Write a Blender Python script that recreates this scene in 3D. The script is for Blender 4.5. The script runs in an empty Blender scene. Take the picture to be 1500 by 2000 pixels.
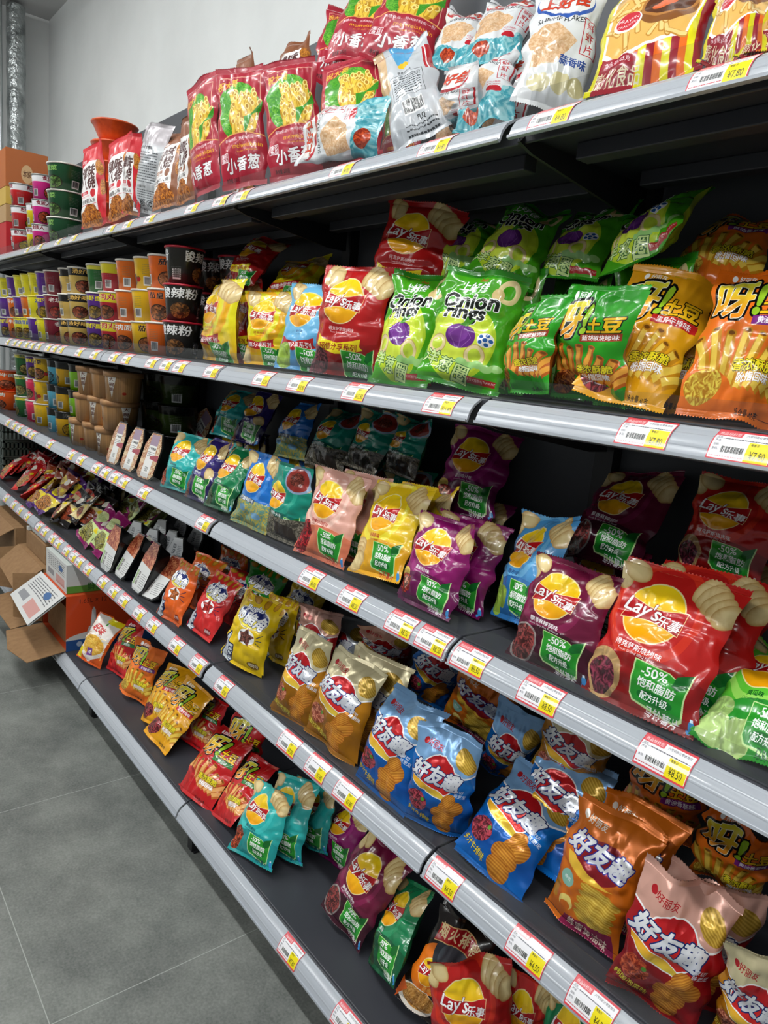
import bpy, bmesh, math, random
import numpy as np
from mathutils import Matrix, Vector

# ---------------------------------------------------------------- camera, light, exposure
scene = bpy.context.scene
C = scene.collection
R_ = math.radians
cam_d = bpy.data.cameras.new('camera'); cam = bpy.data.objects.new('camera', cam_d); C.objects.link(cam)
YAW, PITCH, ROLL = 0.87953264, 0.19769634, 0.09493181
f_ = Vector((-math.sin(YAW) * math.cos(PITCH), math.cos(YAW) * math.cos(PITCH), -math.sin(PITCH)))
r0 = Vector((math.cos(YAW), math.sin(YAW), 0)); u0 = r0.cross(f_)
r_ = r0 * math.cos(ROLL) + u0 * math.sin(ROLL); u_ = -r0 * math.sin(ROLL) + u0 * math.cos(ROLL)
M = Matrix((r_, u_, -f_)).transposed().to_4x4(); M.translation = (0.79729, -0.82129, 1.39844)
cam.matrix_world = M
cam_d.sensor_fit = 'VERTICAL'; cam_d.sensor_height = 36; cam_d.lens = 1412.72 / 2000 * 36; cam_d.clip_start = .02
scene.camera = cam
scene.view_settings.view_transform = 'Standard'; scene.view_settings.look = 'None'
scene.view_settings.gamma = 1; scene.view_settings.use_curve_mapping = False
scene.view_settings.exposure = -0.1
LAMP = 56.0            # strength of the ceiling lamps
w = bpy.data.worlds.new('shop'); scene.world = w; w.use_nodes = True
bg = w.node_tree.nodes['Background']; bg.inputs[0].default_value = (.93, .97, 1, 1); bg.inputs[1].default_value = .22
scene.cycles.max_bounces = 6; scene.cycles.diffuse_bounces = 3; scene.cycles.glossy_bounces = 3; scene.cycles.transparent_max_bounces = 10; scene.cycles.transmission_bounces = 3
scene.cycles.caustics_reflective = False; scene.cycles.caustics_refractive = False; scene.cycles.sample_clamp_indirect = 4
# ---------------------------------------------------------------- printed artwork, drawn in code
_tc = {}
def text_tris(s, bold, light=False):
    key = s
    if key in _tc: return _tc[key]
    cu = bpy.data.curves.new('t', 'FONT'); cu.body = s; cu.size = 1; cu.resolution_u = 2
    cu.align_x = 'CENTER'; cu.align_y = 'CENTER'
    ob = bpy.data.objects.new('t', cu)
    me = ob.to_mesh(); me.calc_loop_triangles()
    v = np.array([x.co[:2] for x in me.vertices]) if len(me.vertices) else np.zeros((0, 2))
    t = np.array([x.vertices[:] for x in me.loop_triangles]) if len(me.loop_triangles) else np.zeros((0, 3), int)
    ob.to_mesh_clear(); bpy.data.objects.remove(ob); bpy.data.curves.remove(cu)
    if len(v): v = v - (v.max(0) + v.min(0)) / 2
    _tc[key] = (v, t)
    return _tc[key]

_rn = np.random.RandomState(5)
def _vnoise(n, cells, seed):
    r = np.random.RandomState(seed).rand(cells + 1, cells + 1)
    x = np.linspace(0, cells - 1e-6, n); i = x.astype(int); f = x - i; f = f * f * (3 - 2 * f)
    a = r[i][:, i]; b = r[i + 1][:, i]; c = r[i][:, i + 1]; d = r[i + 1][:, i + 1]
    fx = f[None, :]; fy = f[:, None]
    return (a * (1 - fy) + b * fy) * (1 - fx) + (c * (1 - fy) + d * fy) * fx
def _warp(k):   # two octaves, bent by a third so that the cells do not line up
    a = _vnoise(1024, k, k) * .65 + _vnoise(1024, int(k * 2.3), k + 1) * .35; d = _vnoise(1024, max(3, k // 2), k + 7)
    i = np.arange(1024); amp = 2600 / k
    return a[(i[:, None] + (d * amp).astype(int)) % 1024, (i[None, :] + (d.T * amp).astype(int)) % 1024]
NOISE = {k: _warp(k) for k in (8, 20, 48, 110)}

class Art:
    def __init__(s, W, A, ss=2):
        s.W = W * ss; s.H = int(round(W * A)) * ss; s.ss = ss; s.A = A
        s.im = np.zeros((s.H, s.W, 3), np.float32)
    def fill(s, c): s.im[:] = c
    def vgrad(s, stops):
        y = (np.arange(s.H) + .5) / s.H
        for k in range(3): s.im[:, :, k] = np.interp(y, [a for a, _ in stops], [c[k] for _, c in stops])[:, None]
    def _box(s, x0, y0, x1, y1):
        W = s.W
        return max(0, int(x0 * W) - 1), max(0, int(y0 * W) - 1), min(s.W, int(x1 * W) + 2), min(s.H, int(y1 * W) + 2)
    def _put(s, b, m, c, c2=None, vert=True):
        x0, y0, x1, y1 = b; reg = s.im[y0:y1, x0:x1]
        c = np.array(c, np.float32)
        if c2 is not None:
            n = (y1 - y0)
            g = np.linspace(0, 1, max(n, 1), dtype=np.float32)[:, None, None]
            col = c * (1 - g) + np.array(c2, np.float32) * g
            col = np.broadcast_to(col, reg.shape)
            reg[m] = col[m]
        else: reg[m] = c
    def grid(s, b):
        x0, y0, x1, y1 = b
        return np.meshgrid((np.arange(x0, x1) + .5) / s.W, (np.arange(y0, y1) + .5) / s.W)
    def ell(s, cx, cy, rx, ry, c, rot=0, c2=None, tex=None):
        R = max(rx, ry); b = s._box(cx - R, cy - R, cx + R, cy + R)
        if b[2] <= b[0] or b[3] <= b[1]: return
        X, Y = s.grid(b); a = math.radians(rot); dx = X - cx; dy = Y - cy
        u = (dx * math.cos(a) + dy * math.sin(a)) / rx; v = (-dx * math.sin(a) + dy * math.cos(a)) / ry
        m = u * u + v * v < 1
        if tex: s._tex(b, m, u, v, tex)
        else: s._put(b, m, c, c2)
    def _tex(s, b, m, u, v, tex):
        x0, y0, x1, y1 = b; reg = s.im[y0:y1, x0:x1]; kind, ca, cb = tex[:3]
        ca = np.array(ca, np.float32); cb = np.array(cb, np.float32)
        if kind == 'ridge':       # a ridged crisp: stripes across u, darker rim
            t = .5 + .5 * np.sin(v * tex[3]) ; t = t * .6 + .4 * np.clip(u * u + v * v, 0, 1)
        elif kind == 'plain':     # a smooth crisp
            n = NOISE[20][y0 % 512:, x0 % 512:][:y1 - y0, :x1 - x0]; n = np.resize(n, u.shape)
            t = np.clip((u * u + v * v) ** 2 * .8 + n * .4 - .1, 0, 1)
        else:                     # 'mottle'
            k = tex[3] if len(tex) > 3 else 48
            n = NOISE[k]; yy = (np.arange(y0, y1) * 1024 // s.W) % 1024; xx = (np.arange(x0, x1) * 1024 // s.W) % 1024
            n = n[yy][:, xx]; t = np.clip((n - .5) * 2.4 + .5, 0, 1)
        col = ca * (1 - t[..., None]) + cb * t[..., None]
        reg[m] = col[m]
    def poly(s, pts, c, c2=None, tex=None):
        p = np.array(pts, float); b = s._box(p[:, 0].min(), p[:, 1].min(), p[:, 0].max(), p[:, 1].max())
        if b[2] <= b[0] or b[3] <= b[1]: return
        X, Y = s.grid(b); m = np.zeros(X.shape, bool); q = np.roll(p, -1, 0)
        for (xa, ya), (xb, yb) in zip(p, q):
            if ya == yb: continue
            c_ = ((ya > Y) != (yb > Y)) & (X < (xb - xa) * (Y - ya) / (yb - ya) + xa); m ^= c_
        if tex: s._tex(b, m, X, Y, tex)
        else: s._put(b, m, c, c2)
    def rect(s, x0, y0, x1, y1, c, c2=None, tex=None): s.poly([(x0, y0), (x1, y0), (x1, y1), (x0, y1)], c, c2, tex)
    def line(s, pts, w, c):
        for (xa, ya), (xb, yb) in zip(pts, pts[1:]):
            d = math.hypot(xb - xa, yb - ya) or 1; nx, ny = -(yb - ya) / d * w / 2, (xb - xa) / d * w / 2
            s.poly([(xa + nx, ya + ny), (xb + nx, yb + ny), (xb - nx, yb - ny), (xa - nx, ya - ny)], c)
            s.ell(xb, yb, w / 2, w / 2, c)
    def text(s, t, cx, cy, size, c, bold=.012, shear=0, rot=0, out=None, c2=None, wide=1):
        if out:
            for oc, ow in out: s.text(t, cx, cy, size, oc, bold + ow * .9, shear, rot, None, None, wide)
        v, tr = text_tris(t, 0)
        rad = max(0, int(round(bold * size * s.W)))
        if not len(tr): return
        x = (v[:, 0] + v[:, 1] * shear) * size * wide; y = -v[:, 1] * size; a = math.radians(rot)
        P = np.stack([cx + x * math.cos(a) - y * math.sin(a), cy + x * math.sin(a) + y * math.cos(a)], 1) * s.W
        b0 = np.floor(P.min(0)).astype(int) - rad; b1 = np.ceil(P.max(0)).astype(int) + 1 + rad
        x0, y0 = max(0, b0[0]), max(0, b0[1]); x1, y1 = min(s.W, b1[0]), min(s.H, b1[1])
        if x1 <= x0 or y1 <= y0: return
        m = np.zeros((y1 - y0, x1 - x0), bool)
        for i, j, k in tr:
            A_, B_, C_ = P[i], P[j], P[k]
            xa = max(x0, int(min(A_[0], B_[0], C_[0]))); xb = min(x1, int(max(A_[0], B_[0], C_[0])) + 1)
            ya = max(y0, int(min(A_[1], B_[1], C_[1]))); yb = min(y1, int(max(A_[1], B_[1], C_[1])) + 1)
            if xb <= xa or yb <= ya: continue
            X = np.arange(xa, xb)[None, :] + .5; Y = np.arange(ya, yb)[:, None] + .5
            e = lambda p, q: (q[0] - p[0]) * (Y - p[1]) - (q[1] - p[1]) * (X - p[0])
            e1, e2, e3 = e(A_, B_), e(B_, C_), e(C_, A_)
            m[ya - y0:yb - y0, xa - x0:xb - x0] |= ((e1 >= 0) & (e2 >= 0) & (e3 >= 0)) | ((e1 <= 0) & (e2 <= 0) & (e3 <= 0))
        for i in range(rad):
            n = m.copy(); n[1:] |= m[:-1]; n[:-1] |= m[1:]; n[:, 1:] |= m[:, :-1]; n[:, :-1] |= m[:, 1:]
            if i % 2: n[1:, 1:] |= m[:-1, :-1]; n[:-1, :-1] |= m[1:, 1:]; n[1:, :-1] |= m[:-1, 1:]; n[:-1, 1:] |= m[1:, :-1]
            m = n
        s._put((x0, y0, x1, y1), m, c, c2)
    def lines(s, x0, y0, x1, n, dy, c, seed=0, h=.35):
        r = random.Random(seed)
        for i in range(n):
            x = x0; y = y0 + i * dy
            while x < x1:
                w = r.uniform(.5, 1.2) * dy; s.rect(x, y, min(x + w, x1), y + dy * h, c); x += w * 1.25
    def barcode(s, x0, y0, x1, y1, seed=1):
        s.rect(x0 - .01, y0 - .01, x1 + .01, y1 + .02, (1, 1, 1)); r = random.Random(seed); x = x0
        while x < x1:
            w = r.choice((.003, .005, .008)) * (x1 - x0) / .2; s.rect(x, y0, min(x1, x + w), y1, (.05, .05, .05)); x += w + r.choice((.003, .006)) * (x1 - x0) / .2
    def image(s, name):
        k = s.ss; a = s.im[:s.H // k * k, :s.W // k * k].reshape(s.H // k, k, s.W // k, k, 3).mean((1, 3))
        h, w = a.shape[:2]; im = bpy.data.images.new(name, w, h)
        px = np.ones((h, w, 4), np.float32); px[..., :3] = np.clip(a[::-1], 0, 1)
        im.pixels.foreach_set(px.ravel()); im.update(); im.pack()
        return im

def h(x):  # hex colour, as printed
    return tuple(int(x[i:i + 2], 16) / 255 for i in (0, 2, 4))
WHT, BLK = (1, 1, 1), (.04, .04, .04)
CHIP = ('plain', h('efd9a0'), h('b98f52'))
def fan(a, cx, cy, r, n=4, ang=30, tex=CHIP, sp=.55):
    c, s_ = math.cos(math.radians(ang)), math.sin(math.radians(ang))
    for i in range(n): a.ell(cx + (i - n / 2) * r * sp * c, cy + (i - n / 2) * r * sp * s_, r * .72, r, 0, ang - 10, tex=tex)
def logo_L(a, cx, cy, r, rot=6, dim=1):
    a.ell(cx, cy, r * .99, r * 1.02, h('f6e3a4'), rot)
    a.ell(cx, cy, r * .945, r * .975, h('ffdc1e'), rot, c2=h('f5a30c'))
    def q(x, y):
        t = math.radians(rot); return (cx + (x * math.cos(t) - y * math.sin(t)) * r, cy + (x * math.sin(t) + y * math.cos(t)) * r)
    top = [(x, -.27 + .10 * math.cos(2.6 * x) - .07 * x) for x in [-.96 + i * .194 for i in range(11)]]
    bot = [(x, .33 - .10 * math.cos(2.4 * x) - .05 * x) for x in [1.0 - i * .196 for i in range(11)]]
    grow = [(x * 1.02, y - .03) for x, y in top] + [(x * 1.02, y + .03) for x, y in bot]
    a.poly([q(*p) for p in grow], h('f6e3a4')); a.poly([q(*p) for p in top + bot], h('c4161c'), c2=h('a50f16'))
    x, y = q(-.40, .0); a.text("Lay's", x, y, r * .68, WHT, .016, .22, rot + 1, out=[(h('8c0d12'), .03)])
    x, y = q(.58, .1); a.text("乐事", x, y, r * .42, WHT, .02, .15, rot + 1, out=[(h('8c0d12'), .02)])
def badge(a, cx, cy, w):
    k = w / .34
    P = [(-.17, -.12), (.06, -.1), (.1, -.08), (.15, -.12), (.19, -.15), (.18, -.03), (.17, .13), (.13, .15), (-.14, .12), (-.17, .09)]
    a.poly([(cx + x * k * 1.06, cy + y * k * 1.07) for x, y in P], h('c8e8a0')); a.poly([(cx + x * k, cy + y * k) for x, y in P], h('35a52b'), c2=h('1f8a2c'))
    a.poly([(cx + x * k, cy + y * k) for x, y in ((.09, -.03), (.11, -.1), (.19, -.15), (.18, -.05), (.13, -.01))], h('0f6a26'))
    a.text('-50%', cx - .03 * k, cy - .065 * k, .088 * k, WHT, .02); a.text('饱和脂肪', cx, cy + .015 * k, .064 * k, WHT, .02, .1, 3)
    a.ell(cx, cy + .085 * k, .12 * k, .034 * k, h('0f6a26'), 3); a.text('配方升级', cx, cy + .085 * k, .048 * k, WHT, .02, 0, 3)

def art_lays(bg, bg2, arc, cn, en, food, tc=WHT, lg=1):
    a = Art(512, 1.24); a.vgrad([(0, bg), (.62, bg), (.8, bg2), (1, bg2)])
    if arc: a.ell(.42, .42, .40, .46, arc); a.ell(.42, .40, .34, .38, bg)
    a.ell(.55, 1.22, .75, .42, bg2)
    a.ell(.03, .16, .12, .085, 0, 60, tex=CHIP); a.ell(.13, .10, .12, .08, 0, 20, tex=CHIP); fan(a, .86, .2, .12, 5, 35)
    if lg: logo_L(a, .42, .42, .275)
    a.text(cn, .42, .755, .062, tc, .012, 0, 4); a.text(en, .42, .81, .034, tc, .0, 0, 4)
    for (x, y, rx, ry, rot, tx) in food: a.ell(x, y, rx, ry, 0, rot, tex=tx)
    badge(a, .66, .99, .42); a.text('马铃薯片', .74, 1.18, .066, tc, .008, .1, 4)
    a.ell(.95, 1.17, .025, .04, h('3a8fd0')); a.rect(.938, 1.12, .962, 1.14, h('d8e8f4'))
    return a
def art_share(bg, bg2, arc, cn, en, ban, btxt, tc, food):
    a = Art(448, 1.34); a.vgrad([(0, bg), (.5, bg), (1, bg2)])
    if arc:
        for r, c in ((.62, arc), (.52, bg), (.44, arc), (.36, bg)): a.ell(.3, .45, r, r * 1.15, c)
    fan(a, .2, .14, .12, 2, 20); fan(a, .84, .2, .13, 5, 30)
    logo_L(a, .42, .43, .29)
    a.text(cn, .45, .79, .055, tc, .01, 0, 3); a.text(en, .45, .84, .032, tc, 0, 0, 3)
    a.poly([(.08, .86), (.2, .93), (.42, .97), (.66, .93), (.76, .9), (.74, 1.0), (.78, 1.04), (.6, 1.09), (.4, 1.11), (.2, 1.07), (.08, 1.0)], ban)
    a.text('超值分享系列', .42, 1.02, .095, btxt, .015, .1)
    for (x, y, rx, ry, rot, tx) in food: a.ell(x, y, rx, ry, 0, rot, tex=tx)
    badge(a, .68, 1.2, .4)
    return a
def art_onion(ball):
    a = Art(448, 1.57); g1, g2 = h('4aa81c'), h('b4dc28')
    a.fill(g1); a.ell(.42, .98, .44, .52, h('c0e030')); a.ell(.42, .98, .40, .47, h('d0e83a')); a.ell(.4, .95, .3, .34, h('dcee4c'))
    a.rect(0, 0, 1, .10, h('2e8a1e')); a.rect(0, 1.5, 1, 1.57, h('2e8a1e'))
    a.text('上好佳', .42, .22, .13, WHT, .03, .2, 0, out=[(h('2e8a1e'), .03)]); a.text('Oishi', .5, .125, .05, h('d03028'), .03)
    a.ell(.84, .24, .12, .15, h('eed9a0')); a.ell(.84, .24, .065, .09, g1); a.ell(.74, .3, .07, .08, h('e0c486'))
    a.text('Onion', .42, .42, .29, h('10160c'), .03, .12, -3, out=[(WHT, .045)]); a.text('rings', .40, .62, .27, h('10160c'), .03, .12, -3, out=[(WHT, .045)])
    a.text('Onion', .42, .42, .29, h('10160c'), .03, .12, -3)
    a.ell(.42, .93, .19, .17, h('6a2a86')); a.ell(.38, .9, .12, .12, h('8440a0')); a.poly([(.38, .78), (.46, .78), (.56, .66), (.5, .66), (.48, .7), (.44, .63), (.42, .72)], h('4c9a28'))
    for t in (-.1, 0, .1): a.line([(.42 + t * .2, .78), (.42 + t * 1.3, .93), (.42 + t * .4, 1.09)], .008, h('9a60b0'))
    for cx, cy, r in ((.14, 1.08, .12), (.64, 1.16, .13)):
        a.ell(cx, cy, r, r * 1.15, h('caa562')); a.ell(cx, cy, r * .93, r * 1.07, h('f0dca4')); a.ell(cx, cy, r * .6, r * .72, h('c8e040'))
    if ball:
        a.ell(.74, .93, .1, .1, WHT)
        for i in range(5): a.ell(.74 + .065 * math.cos(i * 1.256), .93 + .065 * math.sin(i * 1.256), .025, .025, h('2a62b0'))
        a.ell(.74, .93, .028, .028, h('2a62b0'))
    for i in range(5): a.ell(.5 + .1 * i, 1.27 + .03 * (i % 2), .07, .05, h('a2d880'))
    for i, ch in enumerate('洋葱圈'): a.text(ch, .12 + .2 * i, 1.27 + .07 * i, .2, h('d8f0a0'), .015, .1, 8, out=[(h('1c5a2a'), .04)])
    a.rect(.6, 1.42, .95, 1.475, h('b02420')); a.text('无反式脂肪 0g TRANS FAT', .775, 1.448, .03, WHT, .01)
    return a
def fries(a, n, x0, y0, ca, cb, seed=1, L=.42):
    r = random.Random(seed)
    for i in range(n):
        x = x0 + i * .085; ang = -25 + i * 10; t = math.radians(ang); l = L * r.uniform(.75, 1.1); w = .052
        ux, uy = math.sin(t), -math.cos(t); nx, ny = math.cos(t), math.sin(t)
        P = [(x - nx * w, y0 - ny * w), (x + nx * w, y0 + ny * w), (x + ux * l + nx * w, y0 + uy * l + ny * w), (x + ux * l - nx * w, y0 + uy * l - ny * w)]
        a.poly(P, cb); a.poly([(x - nx * w * .8, y0 - ny * w * .8), (x + nx * w * .35, y0 + ny * w * .35), (x + ux * l + nx * w * .35, y0 + uy * l + ny * w * .35), (x + ux * l - nx * w * .8, y0 + uy * l - ny * w * .8)], ca)
        a.ell(x + ux * l, y0 + uy * l, w, w * .5, cb, ang); a.ell(x + ux * l, y0 + uy * l, w * .65, w * .3, h('7a4a14'), ang)
def art_ya(bg, bg2, fla, flc, food, fr=(h('f2cc50'), h('cc8c1c'))):
    a = Art(448, 1.32); a.vgrad([(0, bg2), (.1, bg2), (.14, bg), (1, bg)])
    a.text('好丽友', .34, .1, .06, WHT, .01, .1); a.ell(.2, .1, .03, .03, WHT)
    fries(a, 9, .2, 1.12, fr[0], fr[1], 3, .5)
    a.ell(.2, 1.16, .3, .16, bg)
    a.text('呀', .26, .36, .44, BLK, .09, .25, -6); a.text('!', .53, .33, .42, BLK, .09, .25, -6)
    a.text('呀', .26, .36, .44, h('f8f4e0'), .035, .25, -6); a.text('呀', .26, .36, .44, h('e8e43a'), .02, .25, -6, c2=h('f08a1c')); a.text('!', .53, .33, .42, h('9cc82c'), .04, .25, -6)
    a.text('土豆', .75, .38, .19, h('f6c21c'), .035, .1, -3, out=[(BLK, .05)])
    a.poly([(.5, .5), (.95, .47), (.96, .56), (.5, .59)], flc); a.text(fla, .73, .53, .07, WHT, .012, 0, -3)
    a.ell(*food[:4], 0, food[4], tex=food[5])
    a.text('香浓酥脆', .66, .93, .11, h('f4e02a'), .03, .1, -3, out=[(BLK, .04)]); a.text('吮指回味', .68, 1.03, .085, WHT, .02, .1, -3, out=[(h('9a5a2a'), .03)])
    a.text('净含量:40克', .7, 1.255, .045, BLK, .005)
    return a
def art_hao(top, bg, bg2, fla, food, chipc=(h('f0a83c'), h('a85c18'))):
    a = Art(512, 1.4); a.vgrad([(0, bg), (.5, bg), (.8, bg2), (1, bg)])
    a.poly([(0, 0), (1, 0), (1, .42), (.85, .5), (.7, .42), (.5, .36), (.2, .42), (0, .36)], WHT)
    a.poly([(0, 0), (1, 0), (1, .40), (.85, .47), (.7, .40), (.5, .34), (.2, .40), (0, .34)], top)
    a.text('好丽友', .33, .2, .085, h('b82028'), .012, .1, 6); a.ell(.17, .18, .035, .035, h('b82028'))
    a.ell(.83, .27, .17, .12, 0, 30, tex=('ridge', h('e8c050'), h('a07a20'), 26))
    a.ell(.47, .56, .3, .28, WHT); a.ell(.47, .56, .285, .265, h('b4161e'), c2=h('e03028'))
    P = [(.07 + .066 * i, .655 + .19 * (i / 10) ** .8 - .03 * math.sin(i * .31)) for i in range(11)]; Q_ = [(x, y + .1 * math.sin(math.pi * min(1, (i + 2) / 12.5)) + .015) for i, (x, y) in enumerate(P)]; a.poly([(x - (.0), y - .012) for x, y in P] + [(x, y + .014) for x, y in Q_[::-1]], WHT); a.poly(P + Q_[::-1], h('f6a828'), c2=h('f8dc50'))
    a.text('好友趣', .45, .55, .27, h('162a6a'), .075, .25, 6, wide=.95); a.text('好友趣', .45, .55, .27, WHT, .035, .25, 6, c2=h('c8ccd8'), wide=.95)
    for i, (x, y, r, t) in enumerate(((.72, .98, .19, -30), (.62, 1.12, .18, 10), (.6, 1.26, .15, 5), (.7, .86, .13, -50))):
        a.ell(x, y, r, r * .72, 0, t, tex=('ridge', chipc[0], chipc[1], 24))
    a.ell(*food[:4], 0, 0, tex=food[4]); a.ell(food[0] + .1, food[1] - .06, .03, .03, h('5a9a30'))
    a.text(fla, .22, 1.24, .078, h('f0dc4a'), .015, 0, 12, out=[(h('40260c'), .03)])
    a.text('厚切', .83, .68, .06, h('dfe6f4'), .015, 0, 8); a.text('味更足', .86, .75, .06, h('dfe6f4'), .015, 0, 8)
    return a
def art_hao_orange():
    a = Art(448, 1.4); a.fill(h('d8701a')); a.text('好丽友', .3, .16, .08, h('f4ece0'), .012, .1, 4); a.ell(.14, .14, .035, .035, h('f4ece0'))
    a.ell(.5, .5, .3, .22, h('8c1c24')); a.poly([(.1, .56), (.2, .55), (.45, .68), (.75, .73), (.4, .76), (.15, .68)], h('f0c040'))
    a.text('好友趣', .47, .43, .27, h('2a2a8a'), .075, .25, 6, wide=.95); a.text('好友趣', .47, .43, .27, WHT, .035, .25, 6, c2=h('cfd2dc'), wide=.95)
    a.ell(.2, .86, .1, .1, h('8cc0b0')); a.text('蜂蜜', .2, .86, .05, WHT, .01)
    for i in range(5): a.ell(.64, .84 + i * .09, .26, .07, 0, 10, tex=('ridge', h('f0d060'), h('b88a20'), 14))
    a.ell(.27, 1.14, .1, .09, h('f0d878')); a.ell(.27, 1.18, .07, .06, h('d8701a')); a.rect(.02, .95, .12, 1.2, h('c88a20'))
    a.poly([(.3, 1.27), (.9, 1.2), (.95, 1.4), (.25, 1.4)], h('8a1c48')); a.text('蜂蜜黄油味', .6, 1.32, .1, h('f4e4d0'), .01, .1, 4)
    return a
def art_miao(bg, dk, food):
    a = Art(384, 1.33); a.fill(bg)
    for i in range(6): a.ell(.1 + .17 * i, .07 + .03 * (i % 2), .07, .045, 0, 20 * i, tex=('plain', h('d8a030'), h('8c5c14')))
    a.ell(.5, .38, .36, .2, h('e8e2c0')); a.ell(.5, .38, .34, .185, h('1c2a70')); a.ell(.5, .46, .28, .1, h('f0dc40'))
    a.text('Bugles', .5, .215, .12, WHT, .03, .2, -4, out=[(h('1c2a70'), .04)])
    a.text('妙脆角', .5, .39, .25, h('1c2a70'), .06, .15, 6, wide=.9); a.text('妙脆角', .5, .39, .25, WHT, .03, .15, 6, wide=.9)
    a.ell(.56, .74, .19, .15, WHT); P = []
    for i in range(10):
        r_ = .19 if i % 2 == 0 else .1; P.append((.56 + r_ * math.cos(i * .628 - 1.57), .74 + r_ * math.sin(i * .628 - 1.57)))
    a.poly(P, 0, tex=('mottle', food, tuple(x * .45 for x in food), 48))
    N = h('141c4c'); G = h('cfd6dc')
    a.poly([(.02, 1.33), (.04, .98), (.1, .82), (.16, .78), (.2, .84), (.18, .98), (.34, 1.0), (.38, 1.1), (.32, 1.33)], N); a.poly([(.05, 1.33), (.07, .98), (.12, .85), (.17, .82), (.16, 1.02), (.3, 1.04), (.34, 1.12), (.28, 1.33)], G)
    for i in range(4): a.ell(.27, 1.04 + i * .075, .075, .04, N); a.ell(.27, 1.04 + i * .075, .06, .026, G)
    for t in (-.5, -.1, .3): a.line([(.78, .74 + t * .12), (.88, .74 + t * .3)], .014, N)
    a.ell(.82, 1.2, .11, .05, dk); a.text('烧烤味', .82, 1.2, .06, WHT, .01)
    return a
def tubes(a, x0, y0, x1, y1, n, seed, ca=h('f6cf48'), cb=h('d09a24')):
    r = random.Random(seed)
    for i in range(n):
        x, y = r.uniform(x0, x1), r.uniform(y0, y1); ang = r.uniform(-25, 25); t = math.radians(ang); L, w = .2, .04; ux, uy = math.sin(t), -math.cos(t); nx, ny = math.cos(t), math.sin(t)
        for k, c in ((1.0, cb), (.7, ca)): a.poly([(x - nx * w * k, y - ny * w * k), (x + nx * w * k, y + ny * w * k), (x + ux * L + nx * w * k, y + uy * L + ny * w * k), (x + ux * L - nx * w * k, y + uy * L - ny * w * k)], c)
        a.ell(x + ux * L, y + uy * L, w, w * 1.3, h('fbe58a'), ang); a.ell(x + ux * L, y + uy * L, w * .55, w * .8, h('c08a20'), ang)
def art_mei():
    R = h('b02438'); a = Art(384, 1.93); a.fill(R)
    for (p, q) in (((.08, .16), (.92, .16)), ((.08, .16), (.08, 1.0)), ((.92, .16), (.92, 1.8))): a.line([p, q], .012, h('e8b49a'))
    a.ell(.5, .74, .42, .5, 0, tex=('mottle', h('2f8a1c'), h('7cc43a'), 48)); a.ell(.24, .55, .18, .2, 0, tex=('mottle', h('2f8a1c'), h('5cac2a'), 48)); a.ell(.6, .82, .3, .38, h('c8921c')); tubes(a, .36, .56, .84, 1.16, 48, 4)
    for i in range(14): a.line([(.95, .6 + i * .012), (.75 - i * .01, .85), (.62, 1.15 + i * .01)], .01, h('4cae24') if i % 2 else h('2c8420'))
    a.poly([(0, 1.22), (.3, 1.12), (.7, 1.1), (1, 1.16), (1, 1.93), (0, 1.93)], h('f0b060')); a.poly([(0, 1.24), (.3, 1.14), (.7, 1.12), (1, 1.18), (1, 1.93), (0, 1.93)], R)
    a.text('祝大哥', .27, .27, .14, h('f0c040'), .015, .2, -5); a.text('美味食品，休闲时刻来一包', .55, 1.21, .062, WHT, .01, 0, -2)
    a.text('meiweishipin', .64, 1.34, .115, h('f4c020'), .005); a.text('xiu xian shi ke lai yi bao', .64, 1.42, .045, h('f4c020'), 0)
    for i, ch in enumerate('小香葱'): a.text(ch, .28 + .24 * i, 1.62 - .01 * i, .23, WHT, .03, .1, 0, out=[(h('4a0c16'), .02)])
    a.line([(.06, 1.42), (.22, 1.42), (.22, 1.56), (.06, 1.56), (.06, 1.42)], .008, WHT); a.text('膨化', .14, 1.46, .07, WHT, .01); a.text('食品', .14, 1.525, .07, WHT, .01)
    a.text('净含量: 200克', .26, 1.8, .05, BLK, .01)
    return a
def art_shrimp(blue):
    a = Art(384, 1.71); c = h('2c58b0') if blue else h('c01828'); a.fill(h('e6e8ea'))
    a.ell(.45, .3, .42, .26, c); a.ell(.45, .26, .4, .22, h('f0f0f0')); a.ell(.45, .26, .36, .18, h('f6f4f0'))
    a.text('上好佳', .45, .26, .23, h('d83c1c'), .035, .15, -4, out=[(h('301008'), .02)]); a.text('SHRIMP FLAKES', .45, .6, .1, h('303438'), .01, .15, -6)
    a.poly([(.05, .8), (.4, .68), (.72, .9), (.5, 1.25), (.12, 1.32)], 0, tex=('mottle', h('eeceaa'), h('d8a878'), 48))
    a.line([(.78, .55), (.98, .55), (.98, 1.05), (.78, 1.05), (.78, .55)], .012, h('c02830'))
    for i, ch in enumerate('鲜虾片'): a.text(ch, .88, .64 + .16 * i, .13, h('c02830'), .01, 0, 0)
    if blue:
        a.text('蒜香味', .72, 1.2, .13, h('24489a'), .02); a.ell(.6, 1.45, .14, .1, h('d9cfa0')); a.ell(.84, 1.47, .13, .1, h('d2c690')); a.ell(.3, 1.48, .16, .1, h('e2d9b0'))
    else:
        a.poly([(0, 1.3), (.5, 1.4), (1, 1.15), (1, 1.71), (0, 1.71)], 0, tex=('mottle', h('9fd4d8'), h('3c9cac'), 20)); a.ell(.3, 1.5, .16, .1, 0, 10, tex=('mottle', h('e05a28'), h('8c2410'), 48))
        a.ell(.72, 1.2, .14, .14, h('e4e4e6')); a.ell(.72, 1.28, .12, .06, h('c01828')); a.text('无反式脂肪', .72, 1.14, .045, h('c01828'), .01); a.text('0g TRANS FAT', .72, 1.2, .035, h('c01828'), .01)
    return a
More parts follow.
